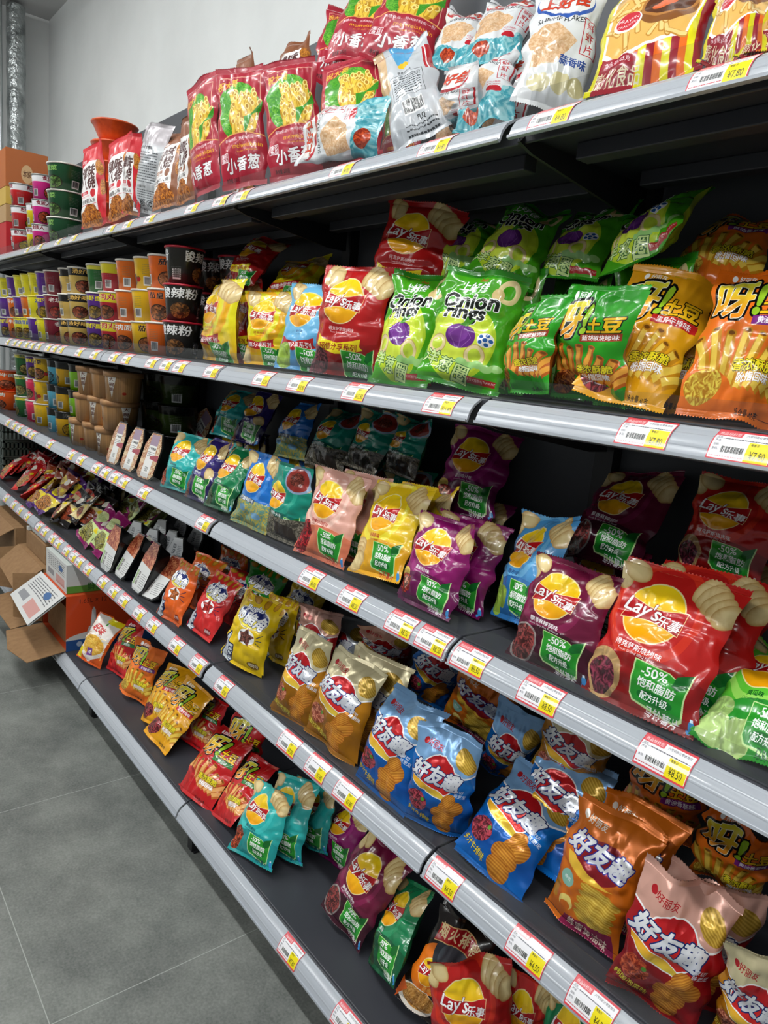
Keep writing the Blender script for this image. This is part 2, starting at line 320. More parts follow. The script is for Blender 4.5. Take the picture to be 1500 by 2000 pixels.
def art_shrimp_back():
    a = Art(384, 1.71); a.fill(h('c9cdd2')); a.rect(.0, 0, .2, .8, h('d9b58a')); a.rect(.86, .2, 1, .7, h('b8202c')); a.rect(.9, .2, .92, .7, WHT)
    a.poly([(.3, 0), (.7, 0), (.62, .35), (.4, .4)], h('5aa8d8')); a.ell(.5, .42, .1, .06, h('f0c020'))
    a.line([(.22, .62), (.8, .62), (.8, 1.12), (.22, 1.12), (.22, .62)], .006, BLK); a.line([(.22, .7), (.8, .7)], .004, BLK)
    a.text('营养成分表', .5, .58, .05, BLK, .01); a.lines(.26, .66, .76, 9, .05, h('303438'), 3); a.barcode(.35, 1.2, .7, 1.38); a.text('FLQ', .6, 1.47, .08, BLK, .02); a.lines(.3, 1.53, .85, 3, .04, h('303438'), 4)
    a.rect(0, 1.5, .2, 1.71, h('b8bcc2'))
    return a
def art_prawn():
    a = Art(448, 1.5); cs = (h('e8e010'), h('9c1428'), h('e86c10'))
    for i in range(14): a.rect(i / 14, 0, (i + 1) / 14 + .001, 1.5, cs[i % 3])
    a.poly([(.08, 0), (.9, 0), (.92, .75), (.85, 1.12), (.5, 1.2), (.2, 1.28), (.06, 1.2)], WHT); a.poly([(.1, 0), (.88, 0), (.9, .75), (.83, 1.1), (.5, 1.17), (.2, 1.25), (.09, 1.16)], h('eab860'))
    r = random.Random(3)
    for i in range(60):
        x, y, t = r.uniform(.12, .85), r.uniform(.02, 1.12), r.uniform(0, 180); L = .09; u = (math.cos(math.radians(t)) * L, math.sin(math.radians(t)) * L)
        if y > .95 and (x > .75 or x < .15): continue
        a.line([(x - u[0], y - u[1]), (x + u[0], y + u[1])], .055, h('c88c38')); a.line([(x - u[0], y - u[1] - .006), (x + u[0], y + u[1] - .006)], .036, h('f4d488'))
    a.ell(.62, .78, .27, .2, h('8a5424'), -10); a.ell(.62, .72, .26, .16, h('b87c3c'), -10); a.ell(.62, .72, .23, .13, h('5c3018'), -10); a.ell(.58, .72, .13, .05, h('e8682c'), -40)
    a.ell(.26, .86, .13, .13, WHT); a.ell(.26, .84, .11, .11, h('d0303c')); a.text('PRAWN', .26, .82, .055, WHT, .01); a.text('CRACKERS', .26, .88, .04, WHT, .01)
    a.rect(.06, 1.24, .42, 1.5, h('9c1428')); a.text('净含量:65克', .24, 1.28, .05, WHT, .01); a.text('膨化食品', .26, 1.38, .11, h('f0e8c0'), .015, .1)
    a.text('上好佳', .5, .2, .22, h('d83c1c'), .035, .15, 0, out=[(WHT, .05)])
    return a
def art_jin(bg):
    a = Art(320, 1.92); a.fill(bg); a.poly([(.05, .5), (.3, .4), (.8, .42), (.8, 1.2), (.72, 1.75), (.03, 1.8)], h('eceae8'))
    a.ell(.88, .62, .1, .2, 0, -15, tex=('mottle', h('e0962c'), h('7c3c0c'), 110)); a.ell(.95, 1.1, .07, .2, 0, 0, tex=('mottle', h('e0962c'), h('7c3c0c'), 110))
    a.text('津味', .42, .66, .33, h('4a1c18'), .03, .2); a.text('八烧', .42, .94, .33, h('4a1c18'), .03, .2); a.rect(.08, 1.12, .45, 1.2, bg); a.text('香辣味', .26, 1.16, .07, WHT, .01); a.text('HOT & SAVORY', .3, 1.25, .055, bg, .01)
    a.ell(.62, 1.2, .09, .1, bg, 30); a.text('肉骨都入味', .4, 1.37, .11, h('302020'), .01); a.line([(.06, 1.45), (.72, 1.45)], .012, bg)
    a.ell(.4, 1.75, .42, .22, 0, 0, tex=('mottle', h('dc8c30'), h('74340c'), 48)); a.ell(.45, 1.56, .22, .12, 0, 0, tex=('mottle', h('dc8c30'), h('74340c'), 48))
    a.text('本宫', .2, .36, .09, WHT, .02, .2)
    return a
def art_grey():
    a = Art(320, 1.92); a.vgrad([(0, h('b4aeb2')), (.2, h('b4aeb2')), (.25, h('c8cbce')), (1, h('d2d4d6'))])
    a.text('巴沙鱼 烧烤味', .4, .5, .08, BLK, .01); a.lines(.12, .6, .85, 12, .06, h('585c60'), 2); a.text('净含量: 108克', .4, 1.38, .06, BLK, .01); a.lines(.2, 1.45, .85, 5, .05, h('585c60'), 5)
    a.text('狗仔 GO', .5, 1.72, .13, BLK, .02); a.text('九十', .4, 1.85, .1, BLK, .01); a.barcode(.02, 1.7, .16, 1.85)
    return a
def art_wang():
    a = Art(320, 1.54); a.fill(h('d85818')); a.poly([(.05, .05), (.95, .05), (.95, 1.25), (.5, 1.5), (.05, 1.3)], h('f0e8e0')); a.rect(.4, .02, .95, .16, h('f0dc20'))
    a.text('旺味', .45, .42, .27, h('c82828'), .03, .2, 8); a.ell(.55, .2, .05, .05, h('3c9a40')); r = random.Random(2)
    a.ell(.5, .98, .42, .34, h('e8b040'))
    for i in range(60):
        x, y = r.uniform(.12, .86), r.uniform(.72, 1.24); t = r.uniform(0, 6.28); a.line([(x, y), (x + .12 * math.cos(t), y + .08 * math.sin(t)), (x + .2 * math.cos(t + .6), y + .14 * math.sin(t + .6))], .016, r.choice((h('f8d868'), h('d8942c'))))
    a.poly([(.4, 1.12), (.62, 1.08), (.66, 1.3), (.44, 1.36)], h('7a4090')); a.text('点', .53, 1.22, .12, WHT, .02); a.rect(.02, 1.2, .2, 1.5, h('f0dc20'))
    return a
def art_yanhuo():
    a = Art(448, 1.375); a.fill(h('1c1410')); a.ell(.3, .75, .34, .36, h('e8781c')); logo_L(a, .3, .78, .2, -8)
    a.ell(.55, .45, .36, .3, h('2c3038')); a.ell(.55, .47, .26, .22, h('4a5058'))
    P = [(.1 + .1 * i, .2 - .09 * math.sin(i * .4)) for i in range(9)]; a.poly(P + [(x, y + .2) for x, y in P[::-1]], h('b01c20')); a.line(P, .012, h('e8c080')); a.line([(x, y + .2) for x, y in P], .012, h('e8c080'))
    for i, ch in enumerate('烟火排档'): a.text(ch, .2 + .19 * i, .25 - .05 * math.sin(i * .9 + .3), .16, h('f4dca8'), .03)
    a.text('花甲小海鲜味', .55, 1.02, .08, h('f0b050'), .01); a.ell(.32, 1.22, .34, .16, h('efe6da')); a.ell(.34, 1.2, .3, .13, 0, 0, tex=('mottle', h('e8b060'), h('a06420'), 110)); a.poly([(0, 1.1), (.12, 1.2), (0, 1.375)], h('e8641c'))
    for i in range(3): a.ell(.8 - .1 * i, .75 - .08 * i, .1, .07, 0, 30, tex=CHIP)
    return a
def art_pack(bg, c2, acc, s_, food):
    a = Art(256, 1.3); a.fill(bg); a.ell(.35, .35, .3, .2, acc, -10); a.text(s_, .36, .35, .17, c2, .03, .1, -8, out=[(BLK, .02)])
    a.poly([(0, .7), (1, .5), (1, 1.1), (0, 1.3)], c2); a.ell(.5, .95, .42, .27, 0, 0, tex=('mottle', food, tuple(x * .4 for x in food), 48)); a.ell(.75, .3, .1, .14, h('f0e8d8')); a.rect(0, 1.22, 1, 1.3, bg)
    a.ell(.85, .65, .08, .08, h('e8d028'))
    return a
def art_cup(bg, band, bt, tx, tc, food, bw=.3, n=2, extra=None):
    a = Art(512, .42, 2); a.fill(bg)
    if band is not None: a.rect(0, 0, 1, .42 * bw, band)
    for k in range(n):
        o = k / n
        a.text(tx, o + .15, .42 * (bw / 2 if bt else .22), .42 * (bw * .6 if bt else .2), tc, .02, .1, 0, out=[(BLK if sum(tc) > 1.5 else WHT, .02)])
        a.ell(o + .17, .3, .11, .1, h('2a1c18')); a.ell(o + .17, .3, .1, .09, 0, 0, tex=('mottle', food, tuple(x * .35 for x in food), 48))
        if extra: a.ell(o + .3, .29, .035, .035, extra); a.text('*', o + .3, .26, .05, h('3c8a30'), .03)
        a.barcode(o + .38, .26, o + .45, .35, k + 3); a.lines(o + .36, .1 if not bt else .42 * bw + .02, o + .46, 6, .022, tuple(.5 * x + .25 for x in bg), k)
    return a
def art_wood():
    a = Art(512, .42); a.fill(h('a87c4c'))
    r = random.Random(4)
    for i in range(26):
        x = i / 26; c = r.uniform(.85, 1.08); a.rect(x + .001, 0, x + .037, .42, tuple(v * c for v in h('b88a58'))); a.line([(x + .015, 0), (x + .018, .42)], .002, h('8c6438'))
    for k in range(2):
        o = k * .5 + .14; a.poly([(o - .05, .06), (o + .05, .06), (o + .0, .37)], h('e4e0d8'))
        for i, ch in enumerate('大碗面'): a.text(ch, o - .002 * i, .11 + .07 * i, .055, h('5c2c20'), .015)
        a.ell(o + .12, .3, .02, .02, h('b83c28'))
    return a
def art_tag(price, seed):
    a = Art(256, .56); a.fill(h('d8404a')); a.rect(.02, .04, .98, .52, h('f4f2f6')); a.rect(.02, .03, .42, .14, h('e06068')); a.text('商品标价签', .22, .085, .07, WHT, .01)
    a.text('六号钥匙社零售商店', .7, .09, .05, h('606068'), 0); a.line([(.03, .2), (.97, .2)], .005, h('808088')); a.lines(.2, .225 - .04, .9, 1, .04, h('505058'), seed)
    for i, t in enumerate(('品名:', '产地:', '规格:', '条码:')): a.text(t, .1, .17 + .07 * i, .045, h('404048'), 0)
    a.barcode(.2, .33, .56, .43, seed); a.lines(.04, .475, .6, 1, .04, h('c04048'), seed)
    a.rect(.6, .22, .97, .52, h('f4e010')); a.text('零售价', .7, .26, .045, BLK, .0); a.text('¥' + price, .785, .42, .165, h('2c2c10'), .0, 0, 0, wide=.66)
    return a
def F(x, y, rx, ry, rot, c, k=48): return (x, y, rx, ry, rot, ('mottle', c, tuple(v * (.38 if k > 20 else .75) for v in c), k))
MEAT, LIME, TOM, GREEN = h('b84a48'), h('a8cc50'), h('d83c30'), h('7a9a50')
KINDS = {
 'l_red': lambda: art_lays(h('c0201c'), h('8e1414'), h('d83420'), '得克萨斯烧烤味', 'Texas Grilled BBQ Flavor', [F(.16, 1.02, .18, .2, -25, h('e0b478'), 20), F(.16, 1.05, .135, .14, -25, h('a04058'))]),
 'l_maroon': lambda: art_lays(h('6c1638'), h('3c0c20'), h('82204a'), '飘香麻辣锅味', 'Numb & Spicy Hot Pot Flavor', [F(.17, 1.02, .19, .2, 0, h('a89c98'), 8), F(.17, 1.02, .168, .178, 0, h('a84a48'))]),
 'l_magenta': lambda: art_lays(h('8a1464'), h('640e4a'), h('a02878'), '番茄鸡汁味', 'Chicken Tomato Flavor', [F(.1, .88, .1, .08, 0, h('f0d060'), 8), F(.14, 1.02, .15, .13, 0, TOM), F(.14, 1.02, .08, .1, 20, h('f0a890'))]),
 'l_yellow': lambda: art_lays(h('f0c81c'), h('e0a414'), h('f6e23c'), '经典原味', 'Classic Flavor', [(.12, .92 + .06 * i, .15, .12, -20, CHIP) for i in range(4)], h('b02018')),
 'l_pink': lambda: art_lays(h('eab0a0'), h('d87858'), h('f2c4b4'), '香辣小龙虾味', 'Spicy Crayfish Flavor', [F(.13, 1.0, .12, .24, 10, h('c82830'))], h('a83028')),
 'l_blue': lambda: art_lays(h('4a94cc'), h('2c70b0'), h('6cb0dc'), '青柠味', 'Lime Flavor', [F(.12, .9, .11, .12, 0, LIME, 20), F(.12, 1.1, .12, .12, 0, LIME, 20), F(.28, 1.04, .11, .11, 0, LIME, 20)], h('1c3a6a')),
 'l_cucumber': lambda: art_lays(h('62c838'), h('2c9430'), h('9ce060'), '黄瓜味', 'Cucumber Flavor', [F(.14, .94, .13, .12, 0, h('b8e080'), 20), F(.16, 1.1, .15, .12, 0, h('c8e890'), 20), F(.4, 1.12, .15, .13, 0, h('c8e890'), 20)], h('0c5020')),
 'l_teal': lambda: art_lays(h('2cb0ac'), h('1c9494'), h('40c0bc'), '爆炒虾尾味', 'Roasted Prawn Flavor', [F(.13, 1.0, .12, .2, 15, h('d85830'))], h('0c4450')),
 'l_navy': lambda: art_lays(h('2c2068'), h('1c1448'), h('3c2c80'), '黑椒牛排味', 'Black Pepper Steak Flavor', [F(.12, 1.0, .12, .25, 0, h('a05c40')), (.82, .72, .13, .12, 0, CHIP)]),
 'l_nori': lambda: art_lays(h('167c4c'), h('0c5834'), h('24905c'), '海苔味', 'Seaweed Flavor', [F(.14, 1.0, .16, .22, 0, h('4c6c34'))]),
 'l_lake': lambda: art_lake(), 'l_lion': lambda: art_lion(),
 'ls_red': lambda: art_share(h('b81c1c'), h('8c1616'), None, '得克萨斯烧烤味', 'Texas Grilled BBQ Flavor', h('f4dc20'), h('a01818'), WHT, [F(.1, 1.2, .16, .16, 20, h('8c4850'))]),
 'ls_yellow': lambda: art_share(h('e8dc1c'), h('e8b010'), h('f0b010'), '经典原味', 'Classic Flavor', h('b81c1c'), WHT, h('b02018'), [(.1, 1.2, .13, .12, 0, CHIP)]),
 'ls_blue': lambda: art_share(h('74bce4'), h('58a0d4'), None, '青柠味', 'Lime Flavor', h('b81c1c'), WHT, h('1c3a6a'), [F(.18, 1.15, .16, .18, 0, LIME, 20)]),
 'onion': lambda: art_onion(False), 'onion2': lambda: art_onion(True),
 'ya_green': lambda: art_ya(h('2ca020'), h('24901c'), '蓝胡椒烧烤味', h('a03c20'), (.2, 1.12, .19, .12, -30, ('mottle', h('c87830'), h('5c2410'), 48)), (h('f0a840'), h('c0601c'))),
 'ya_yellow': lambda: art_ya(h('eca818'), h('e09c14'), '里脊牛排味', h('c82424'), (.24, 1.1, .24, .15, -10, ('mottle', h('b84a50'), h('3c1414'), 48))),
 'ya_orange': lambda: art_ya(h('ea7420'), h('e06814'), '黄油香草味', h('7c2880'), (.2, 1.12, .18, .12, -10, ('mottle', h('f4dc58'), h('b87c20'), 48))),
 'ya_red': lambda: art_ya(h('c41c20'), h('b01418'), '番茄味', h('2c7a34'), (.18, 1.06, .17, .16, 0, ('mottle', h('e03830'), h('b01c1c'), 8)), (h('f0b068'), h('c8702c'))),
 'hao_gold': lambda: art_hao(h('d8cca4'), h('b8780f'), h('8c580c'), '加勒比烤翅味', (.2, 1.02, .17, .15, ('mottle', h('e89878'), h('7a2c18'), 48))),
 'hao_blue': lambda: art_hao(h('84b0dc'), h('0e6cc0'), h('0c4c9c'), '多汁牛排味', (.2, 1.02, .17, .15, ('mottle', h('d05060'), h('4c1420'), 48))),
 'hao_red': lambda: art_hao(h('dca898'), h('a4141c'), h('801018'), '韩国泡菜味', (.2, 1.02, .17, .16, ('mottle', h('e0683c'), h('7c1c10'), 48))),
 'hao_pink': lambda: art_hao(h('d8a494'), h('a81c20'), h('a81c20'), '韩国泡菜味', (.2, 1.02, .17, .16, ('mottle', h('e0683c'), h('7c1c10'), 48))),
 'hao_grey': lambda: art_hao(h('b8bec4'), h('8c9298'), h('70767c'), '海盐味', (.2, 1.02, .17, .16, ('mottle', h('d8d0c0'), h('8c8474'), 48))),
 'hao_orange': lambda: art_hao_orange(),
 'miao_orange': lambda: art_miao(h('e8641c'), h('8c2c14'), h('e07830')), 'miao_red': lambda: art_miao(h('d42c2c'), h('7c1418'), h('d83028')),
 'miao_green': lambda: art_miao(h('28a030'), h('145c1c'), h('8ab040')), 'miao_yellow': lambda: art_miao(h('e4c010'), h('7c5c10'), h('94584c')),
 'mei': art_mei, 'shrimp_red': lambda: art_shrimp(False), 'shrimp_blue': lambda: art_shrimp(True), 'shrimp_back': art_shrimp_back, 'prawn': art_prawn,
 'jin_red': lambda: art_jin(h('cc2430')), 'jin_brown': lambda: art_jin(h('8c5434')), 'grey_back': art_grey, 'wang': art_wang, 'yanhuo': art_yanhuo,
 'pack_red': lambda: art_pack(h('b81c20'), h('d8281c'), h('f0e8e0'), '火鸡面', h('d89848')), 'pack_orange': lambda: art_pack(h('8c3c1c'), h('c8a040'), h('e8c838'), '拌面', h('c87840')),
 'pack_purple': lambda: art_pack(h('4c1c6c'), h('d8c040'), h('e8d838'), '酸菜面', h('d88c40')), 'pack_black': lambda: art_pack(h('201c1c'), h('d8c488'), h('c03c2c'), '黑椒面', h('b85030')),
 'pack_green': lambda: art_pack(h('8c1c60'), h('c8d890'), h('d8e0a0'), '海藻面', h('b0a850')), 'pack_blue': lambda: art_pack(h('1c3c8c'), h('a0b8e0'), h('e8a030'), '海鲜面', h('b0a050')),
 'cup_tomato': lambda: art_cup(h('e86818'), None, 0, '茄皇', h('301008'), h('d88048'), extra=h('c82020')), 'cup_yellow': lambda: art_cup(h('e8b814'), None, 0, '茄皇', h('301008'), h('d88048'), extra=h('c82020')),
 'cup_orange': lambda: art_cup(h('e06c18'), None, 0, '牛肉面', h('f4f0e8'), h('a85c38')), 'cup_red': lambda: art_cup(h('b82030'), h('e8d828'), 1, '牛肉丸', h('c02020'), h('c06c38'), .38),
 'cup_black': lambda: art_cup(h('26241f'), h('26241f'), 1, '酸辣粉', WHT, h('b87838'), .5), 'cup_purple': lambda: art_cup(h('5c2c8c'), None, 0, '鲜虾面', h('f0e028'), h('c8a040')),
 'cup_tang': lambda: art_cup(h('dcb860'), h('201c18'), 1, '汤好喝', h('f0c060'), h('c8603c'), .32), 'cup_maroon': lambda: art_cup(h('7c1c2c'), None, 0, '老坛', h('e8d8d0'), h('c84030')),
 'cup_yb': lambda: art_cup(h('ece020'), None, 0, '2倍面', h('2048a0'), h('c89838')), 'cup_pink': lambda: art_cup(h('dc2c8c'), h('eceaec'), 1, '食族人', h('802030'), h('e06030'), .3), 'cup_redw': lambda: art_cup(h('cc2428'), h('eceaec'), 1, '粉面菜蛋', h('802030'), h('f0d030'), .3),
 'cup_yelw': lambda: art_cup(h('ecd41c'), h('eceaec'), 1, '粉面菜蛋', h('802030'), h('f0d030'), .3), 'cup_green': lambda: art_cup(h('1c4c2c'), None, 0, '青菜', h('8cc060'), h('7cb050')),
 'cup_kblue': lambda: art_cup(h('58acc8'), h('14120f'), 1, '拌面', h('14120f'), h('58acc8'), .3), 'cup_kyel': lambda: art_cup(h('dca814'), h('14120f'), 1, '拌面', h('14120f'), h('dca814'), .3),
 'cup_kgreen': lambda: art_cup(h('80c414'), h('14120f'), 1, '拌面', h('14120f'), h('80c414'), .3), 'cup_kdark': lambda: art_cup(h('2c3c14'), h('0c0c0a'), 1, '拌面', h('0c0c0a'), h('2c3c14'), .3), 'cup_crimson': lambda: art_cup(h('dc2c54'), h('f05070'), 1, '拉面', WHT, h('c8905c'), .2),
 'cup_gveg': lambda: art_cup(h('2c6c34'), h('d8d040'), 1, '鲜蔬面', h('2c5c2c'), h('c8b858'), .2), 'cup_obowl': lambda: art_cup(h('e85c18'), None, 0, '鲜牛肉', h('e8ece0'), h('d87850')),
 'wood': art_wood, 'tray_black': lambda: art_tray(0), 'tray_cream': lambda: art_tray(1), 'tray_white': lambda: art_tray(2),
}
def art_lake():
    a = art_lays(h('1c70c8'), h('1454a0'), h('3c88d8'), '', '', []); a.rect(0, .82, 1, 1.24, 0, tex=('mottle', h('c0a844'), h('5c8c84'), 48)); a.ell(.3, .98, .1, .06, h('6c98b8')); a.ell(.7, 1.05, .12, .05, h('6c98b8'))
    a.poly([(.05, .76), (.62, .8), (.62, .88), (.05, .84)], h('24405c')); a.text('明月烩明虾味', .34, .82, .075, WHT, .012, 0, 4); return a
def art_lion():
    a = art_lays(h('148c78'), h('106c60'), h('2ca48c'), '', '', [], lg=0); a.ell(.78, .22, .24, .2, h('8ca4c0')); a.ell(.78, .22, .2, .165, h('8c2c24')); a.ell(.78, .2, .11, .1, 0, tex=('mottle', h('8c4030'), h('3c140c'), 110)); logo_L(a, .34, .52, .24)
    a.poly([(0, .86), (.6, .9), (1, .84), (1, 1.24), (0, 1.24)], 0, tex=('mottle', h('8c8474'), h('3c3830'), 48)); a.poly([(.3, .96), (.8, 1.0), (.9, 1.18), (.4, 1.16)], h('342c28'))
    a.poly([(.05, .78), (.62, .83), (.62, .9), (.05, .86)], h('0c5448')); a.text('红烧狮子头味', .34, .842, .07, WHT, .012, 0, 4); return a
def art_tray(cream):
    a = Art(200, 1.8)
    if cream == 2:
        a.fill(h('c8cacc')); a.text('自热', .4, .5, .22, h('505458'), .01, 0, 90); a.lines(.6, .35, .85, 6, .07, h('808488')); a.rect(.0, 1.0, 1, 1.8, 0, tex=('mottle', h('c87c58'), h('7c3424'), 20))
    elif cream:
        a.fill(h('dcd2b4')); a.rect(0, 0, 1, 1.8, 0, tex=('mottle', h('e0c8a0'), h('a86848'), 20)); a.rect(.28, .1, .72, 1.7, h('e8e6e2')); a.rect(.28, .1, .72, .5, h('9c8498')); a.text('广味香肠', .5, .62, .1, BLK, .02); a.lines(.32, .75, .68, 3, .07, h('707070')); a.text('面', .5, 1.4, .2, h('404040'), 0); a.poly([(.5, .9), (.95, .8), (.95, 1.05), (.5, 1.0)], h('a03848'))
    else:
        a.fill(h('e0e0de')); a.rect(0, 0, 1, .95, 0, tex=('mottle', h('d88c60'), h('8c3424'), 20)); a.poly([(0, .95), (1, 1.1), (1, .9), (0, .8)], h('e0e0de')); a.text('自热面', .3, 1.35, .16, h('504038'), .01, 0, 90); a.lines(.5, 1.15, .9, 7, .07, h('909090')); a.rect(.08, 1.1, .2, 1.6, h('9cb880'))
    return a
# ---------------------------------------------------------------- materials
def lin(c): return tuple(((v + .055) / 1.055) ** 2.4 if v > .04045 else v / 12.92 for v in c) + (1,)
def mat(name, c, rough=.5, metal=0, coat=0, noise=None, bump=None, emit=None):
    m = bpy.data.materials.new(name); m.use_nodes = True; nt = m.node_tree; b = nt.nodes['Principled BSDF']
    b.inputs['Base Color'].default_value = lin(c); b.inputs['Roughness'].default_value = rough; b.inputs['Metallic'].default_value = metal
    b.inputs['Coat Weight'].default_value = coat; b.inputs['Coat Roughness'].default_value = .08
    tc = nt.nodes.new('ShaderNodeTexCoord')
    if noise:
        n = nt.nodes.new('ShaderNodeTexNoise'); n.inputs['Scale'].default_value = noise[0]; n.inputs['Detail'].default_value = noise[2] if len(noise) > 2 else 5
        mx = nt.nodes.new('ShaderNodeMix'); mx.data_type = 'RGBA'; mr = nt.nodes.new('ShaderNodeMapRange'); mr.inputs[1].default_value = .3; mr.inputs[2].default_value = .7
        mx.inputs[6].default_value = lin(c); mx.inputs[7].default_value = lin(noise[1])
        nt.links.new(tc.outputs['Object'], n.inputs['Vector']); nt.links.new(n.outputs[0], mr.inputs[0]); nt.links.new(mr.outputs[0], mx.inputs[0]); nt.links.new(mx.outputs[2], b.inputs['Base Color'])
    if bump:
        n = nt.nodes.new('ShaderNodeTexNoise'); n.inputs['Scale'].default_value = bump[0]; n.inputs['Detail'].default_value = 3
        bp = nt.nodes.new('ShaderNodeBump'); bp.inputs['Strength'].default_value = bump[1]; bp.inputs['Distance'].default_value = bump[2]
        nt.links.new(tc.outputs['Object'], n.inputs['Vector']); nt.links.new(n.outputs[0], bp.inputs['Height']); nt.links.new(bp.outputs[0], b.inputs['Normal'])
    if emit: b.inputs['Emission Color'].default_value = (*emit[0], 1); b.inputs['Emission Strength'].default_value = emit[1]
    return m
def print_mat(name, img, rough=.22, coat=.3, metal=0, crinkle=1.0):
    m = bpy.data.materials.new(name); m.use_nodes = True; nt = m.node_tree; b = nt.nodes['Principled BSDF']
    t = nt.nodes.new('ShaderNodeTexImage'); t.image = img; t.extension = 'EXTEND'; nt.links.new(t.outputs[0], b.inputs['Base Color'])
    b.inputs['Roughness'].default_value = rough; b.inputs['Coat Weight'].default_value = coat; b.inputs['Coat Roughness'].default_value = .04; b.inputs['Metallic'].default_value = metal
    b.inputs['Specular IOR Level'].default_value = .42
    if crinkle:
        tc = nt.nodes.new('ShaderNodeTexCoord'); oi = nt.nodes.new('ShaderNodeObjectInfo'); ad = nt.nodes.new('ShaderNodeVectorMath')
        nt.links.new(tc.outputs['Object'], ad.inputs[0]); nt.links.new(oi.outputs['Random'], ad.inputs[1])
        v = nt.nodes.new('ShaderNodeTexVoronoi'); v.feature = 'F1'; v.inputs['Scale'].default_value = 13
        n = nt.nodes.new('ShaderNodeTexNoise'); n.inputs['Scale'].default_value = 8; n.inputs['Detail'].default_value = 2; n.inputs['Distortion'].default_value = 1.4
        nt.links.new(ad.outputs[0], v.inputs['Vector']); nt.links.new(ad.outputs[0], n.inputs['Vector'])
        a = nt.nodes.new('ShaderNodeMath'); a.operation = 'MULTIPLY_ADD'; a.inputs[1].default_value = .9
        nt.links.new(v.outputs['Distance'], a.inputs[0]); nt.links.new(n.outputs[0], a.inputs[2])
        bp = nt.nodes.new('ShaderNodeBump'); bp.inputs['Strength'].default_value = .5 * crinkle; bp.inputs['Distance'].default_value = .012
        nt.links.new(a.outputs[0], bp.inputs['Height']); nt.links.new(bp.outputs[0], b.inputs['Normal'])
        if coat: nt.links.new(bp.outputs[0], b.inputs['Coat Normal'])
    return m
def clear_mat(name, tint, gloss=.05):
    m = bpy.data.materials.new(name); m.use_nodes = True; nt = m.node_tree; nt.nodes.clear()
    o = nt.nodes.new('ShaderNodeOutputMaterial'); tr = nt.nodes.new('ShaderNodeBsdfTransparent'); tr.inputs[0].default_value = (*tint, 1)
    g = nt.nodes.new('ShaderNodeBsdfGlossy'); g.inputs['Roughness'].default_value = .03; lw = nt.nodes.new('ShaderNodeValue'); lw.outputs[0].default_value = gloss
    mx = nt.nodes.new('ShaderNodeMixShader'); nt.links.new(lw.outputs[0], mx.inputs[0]); nt.links.new(tr.outputs[0], mx.inputs[1]); nt.links.new(g.outputs[0], mx.inputs[2]); nt.links.new(mx.outputs[0], o.inputs[0])
    return m

# ---------------------------------------------------------------- mesh helpers
def link_mesh(name, me, mats, parent=None, loc=None, smooth=False):
    for m in (mats if isinstance(mats, (list, tuple)) else [mats]): me.materials.append(m)
    if smooth: me.polygons.foreach_set('use_smooth', [True] * len(me.polygons))
    o = bpy.data.objects.new(name, me); C.objects.link(o)
    if parent: o.parent = parent
    if loc is not None: o.location = loc
    return o
def tag(o, label=None, cat=None, group=None, kind=None):
    if label: o['label'] = label
    if cat: o['category'] = cat
    if group: o['group'] = group
    if kind: o['kind'] = kind
    return o
def empty(name, loc=(0, 0, 0)):
    o = bpy.data.objects.new(name, None); o.empty_display_size = .05; C.objects.link(o); o.location = loc; return o
class MB:
    def __init__(s): s.v = []; s.f = []; s.uv = {}
    def box(s, x0, y0, z0, x1, y1, z1):
        n = len(s.v); s.v += [(x, y, z) for z in (z0, z1) for y in (y0, y1) for x in (x0, x1)]
        s.f += [tuple(n + i for i in q) for q in ((0, 2, 3, 1), (4, 5, 7, 6), (0, 1, 5, 4), (2, 6, 7, 3), (0, 4, 6, 2), (1, 3, 7, 5))]; return s
    def prism(s, prof, x0, x1, close=True):   # profile of (y, z) swept along x
        n = len(s.v); k = len(prof); s.v += [(x0, *p) for p in prof] + [(x1, *p) for p in prof]
        for i in range(k if close else k - 1): j = (i + 1) % k; s.f.append((n + i, n + j, n + k + j, n + k + i))
        if close: s.f += [tuple(n + i for i in range(k))[::-1], tuple(n + k + i for i in range(k))]
        return s
    def lathe(s, prof, seg=28, cx=0, cy=0, caps=(False, False)):   # (r, z)
        n = len(s.v); k = len(prof)
        for r, z in prof: s.v += [(cx + r * math.cos(2 * math.pi * i / seg), cy + r * math.sin(2 * math.pi * i / seg), z) for i in range(seg)]
        for a in range(k - 1):
            for i in range(seg): j = (i + 1) % seg; s.f.append((n + a * seg + i, n + a * seg + j, n + (a + 1) * seg + j, n + (a + 1) * seg + i)); s.uv[len(s.f) - 1] = [(i / seg, a), ((i + 1) / seg, a), ((i + 1) / seg, a + 1), (i / seg, a + 1)]
        if caps[0]: s.f.append(tuple(n + i for i in range(seg))[::-1])
        if caps[1]: s.f.append(tuple(n + (k - 1) * seg + i for i in range(seg)))
        return s
    def mesh(s, name='m'): me = bpy.data.meshes.new(name); me.from_pydata(s.v, [], s.f); me.update(); return me
    def obj(s, name, m, parent=None, loc=None, smooth=False, bevel=0):
        o = link_mesh(name, s.mesh(name), m, parent, loc, smooth)
        if bevel: b = o.modifiers.new('b', 'BEVEL'); b.width = bevel; b.segments = 2; b.limit_method = 'ANGLE'
        return o

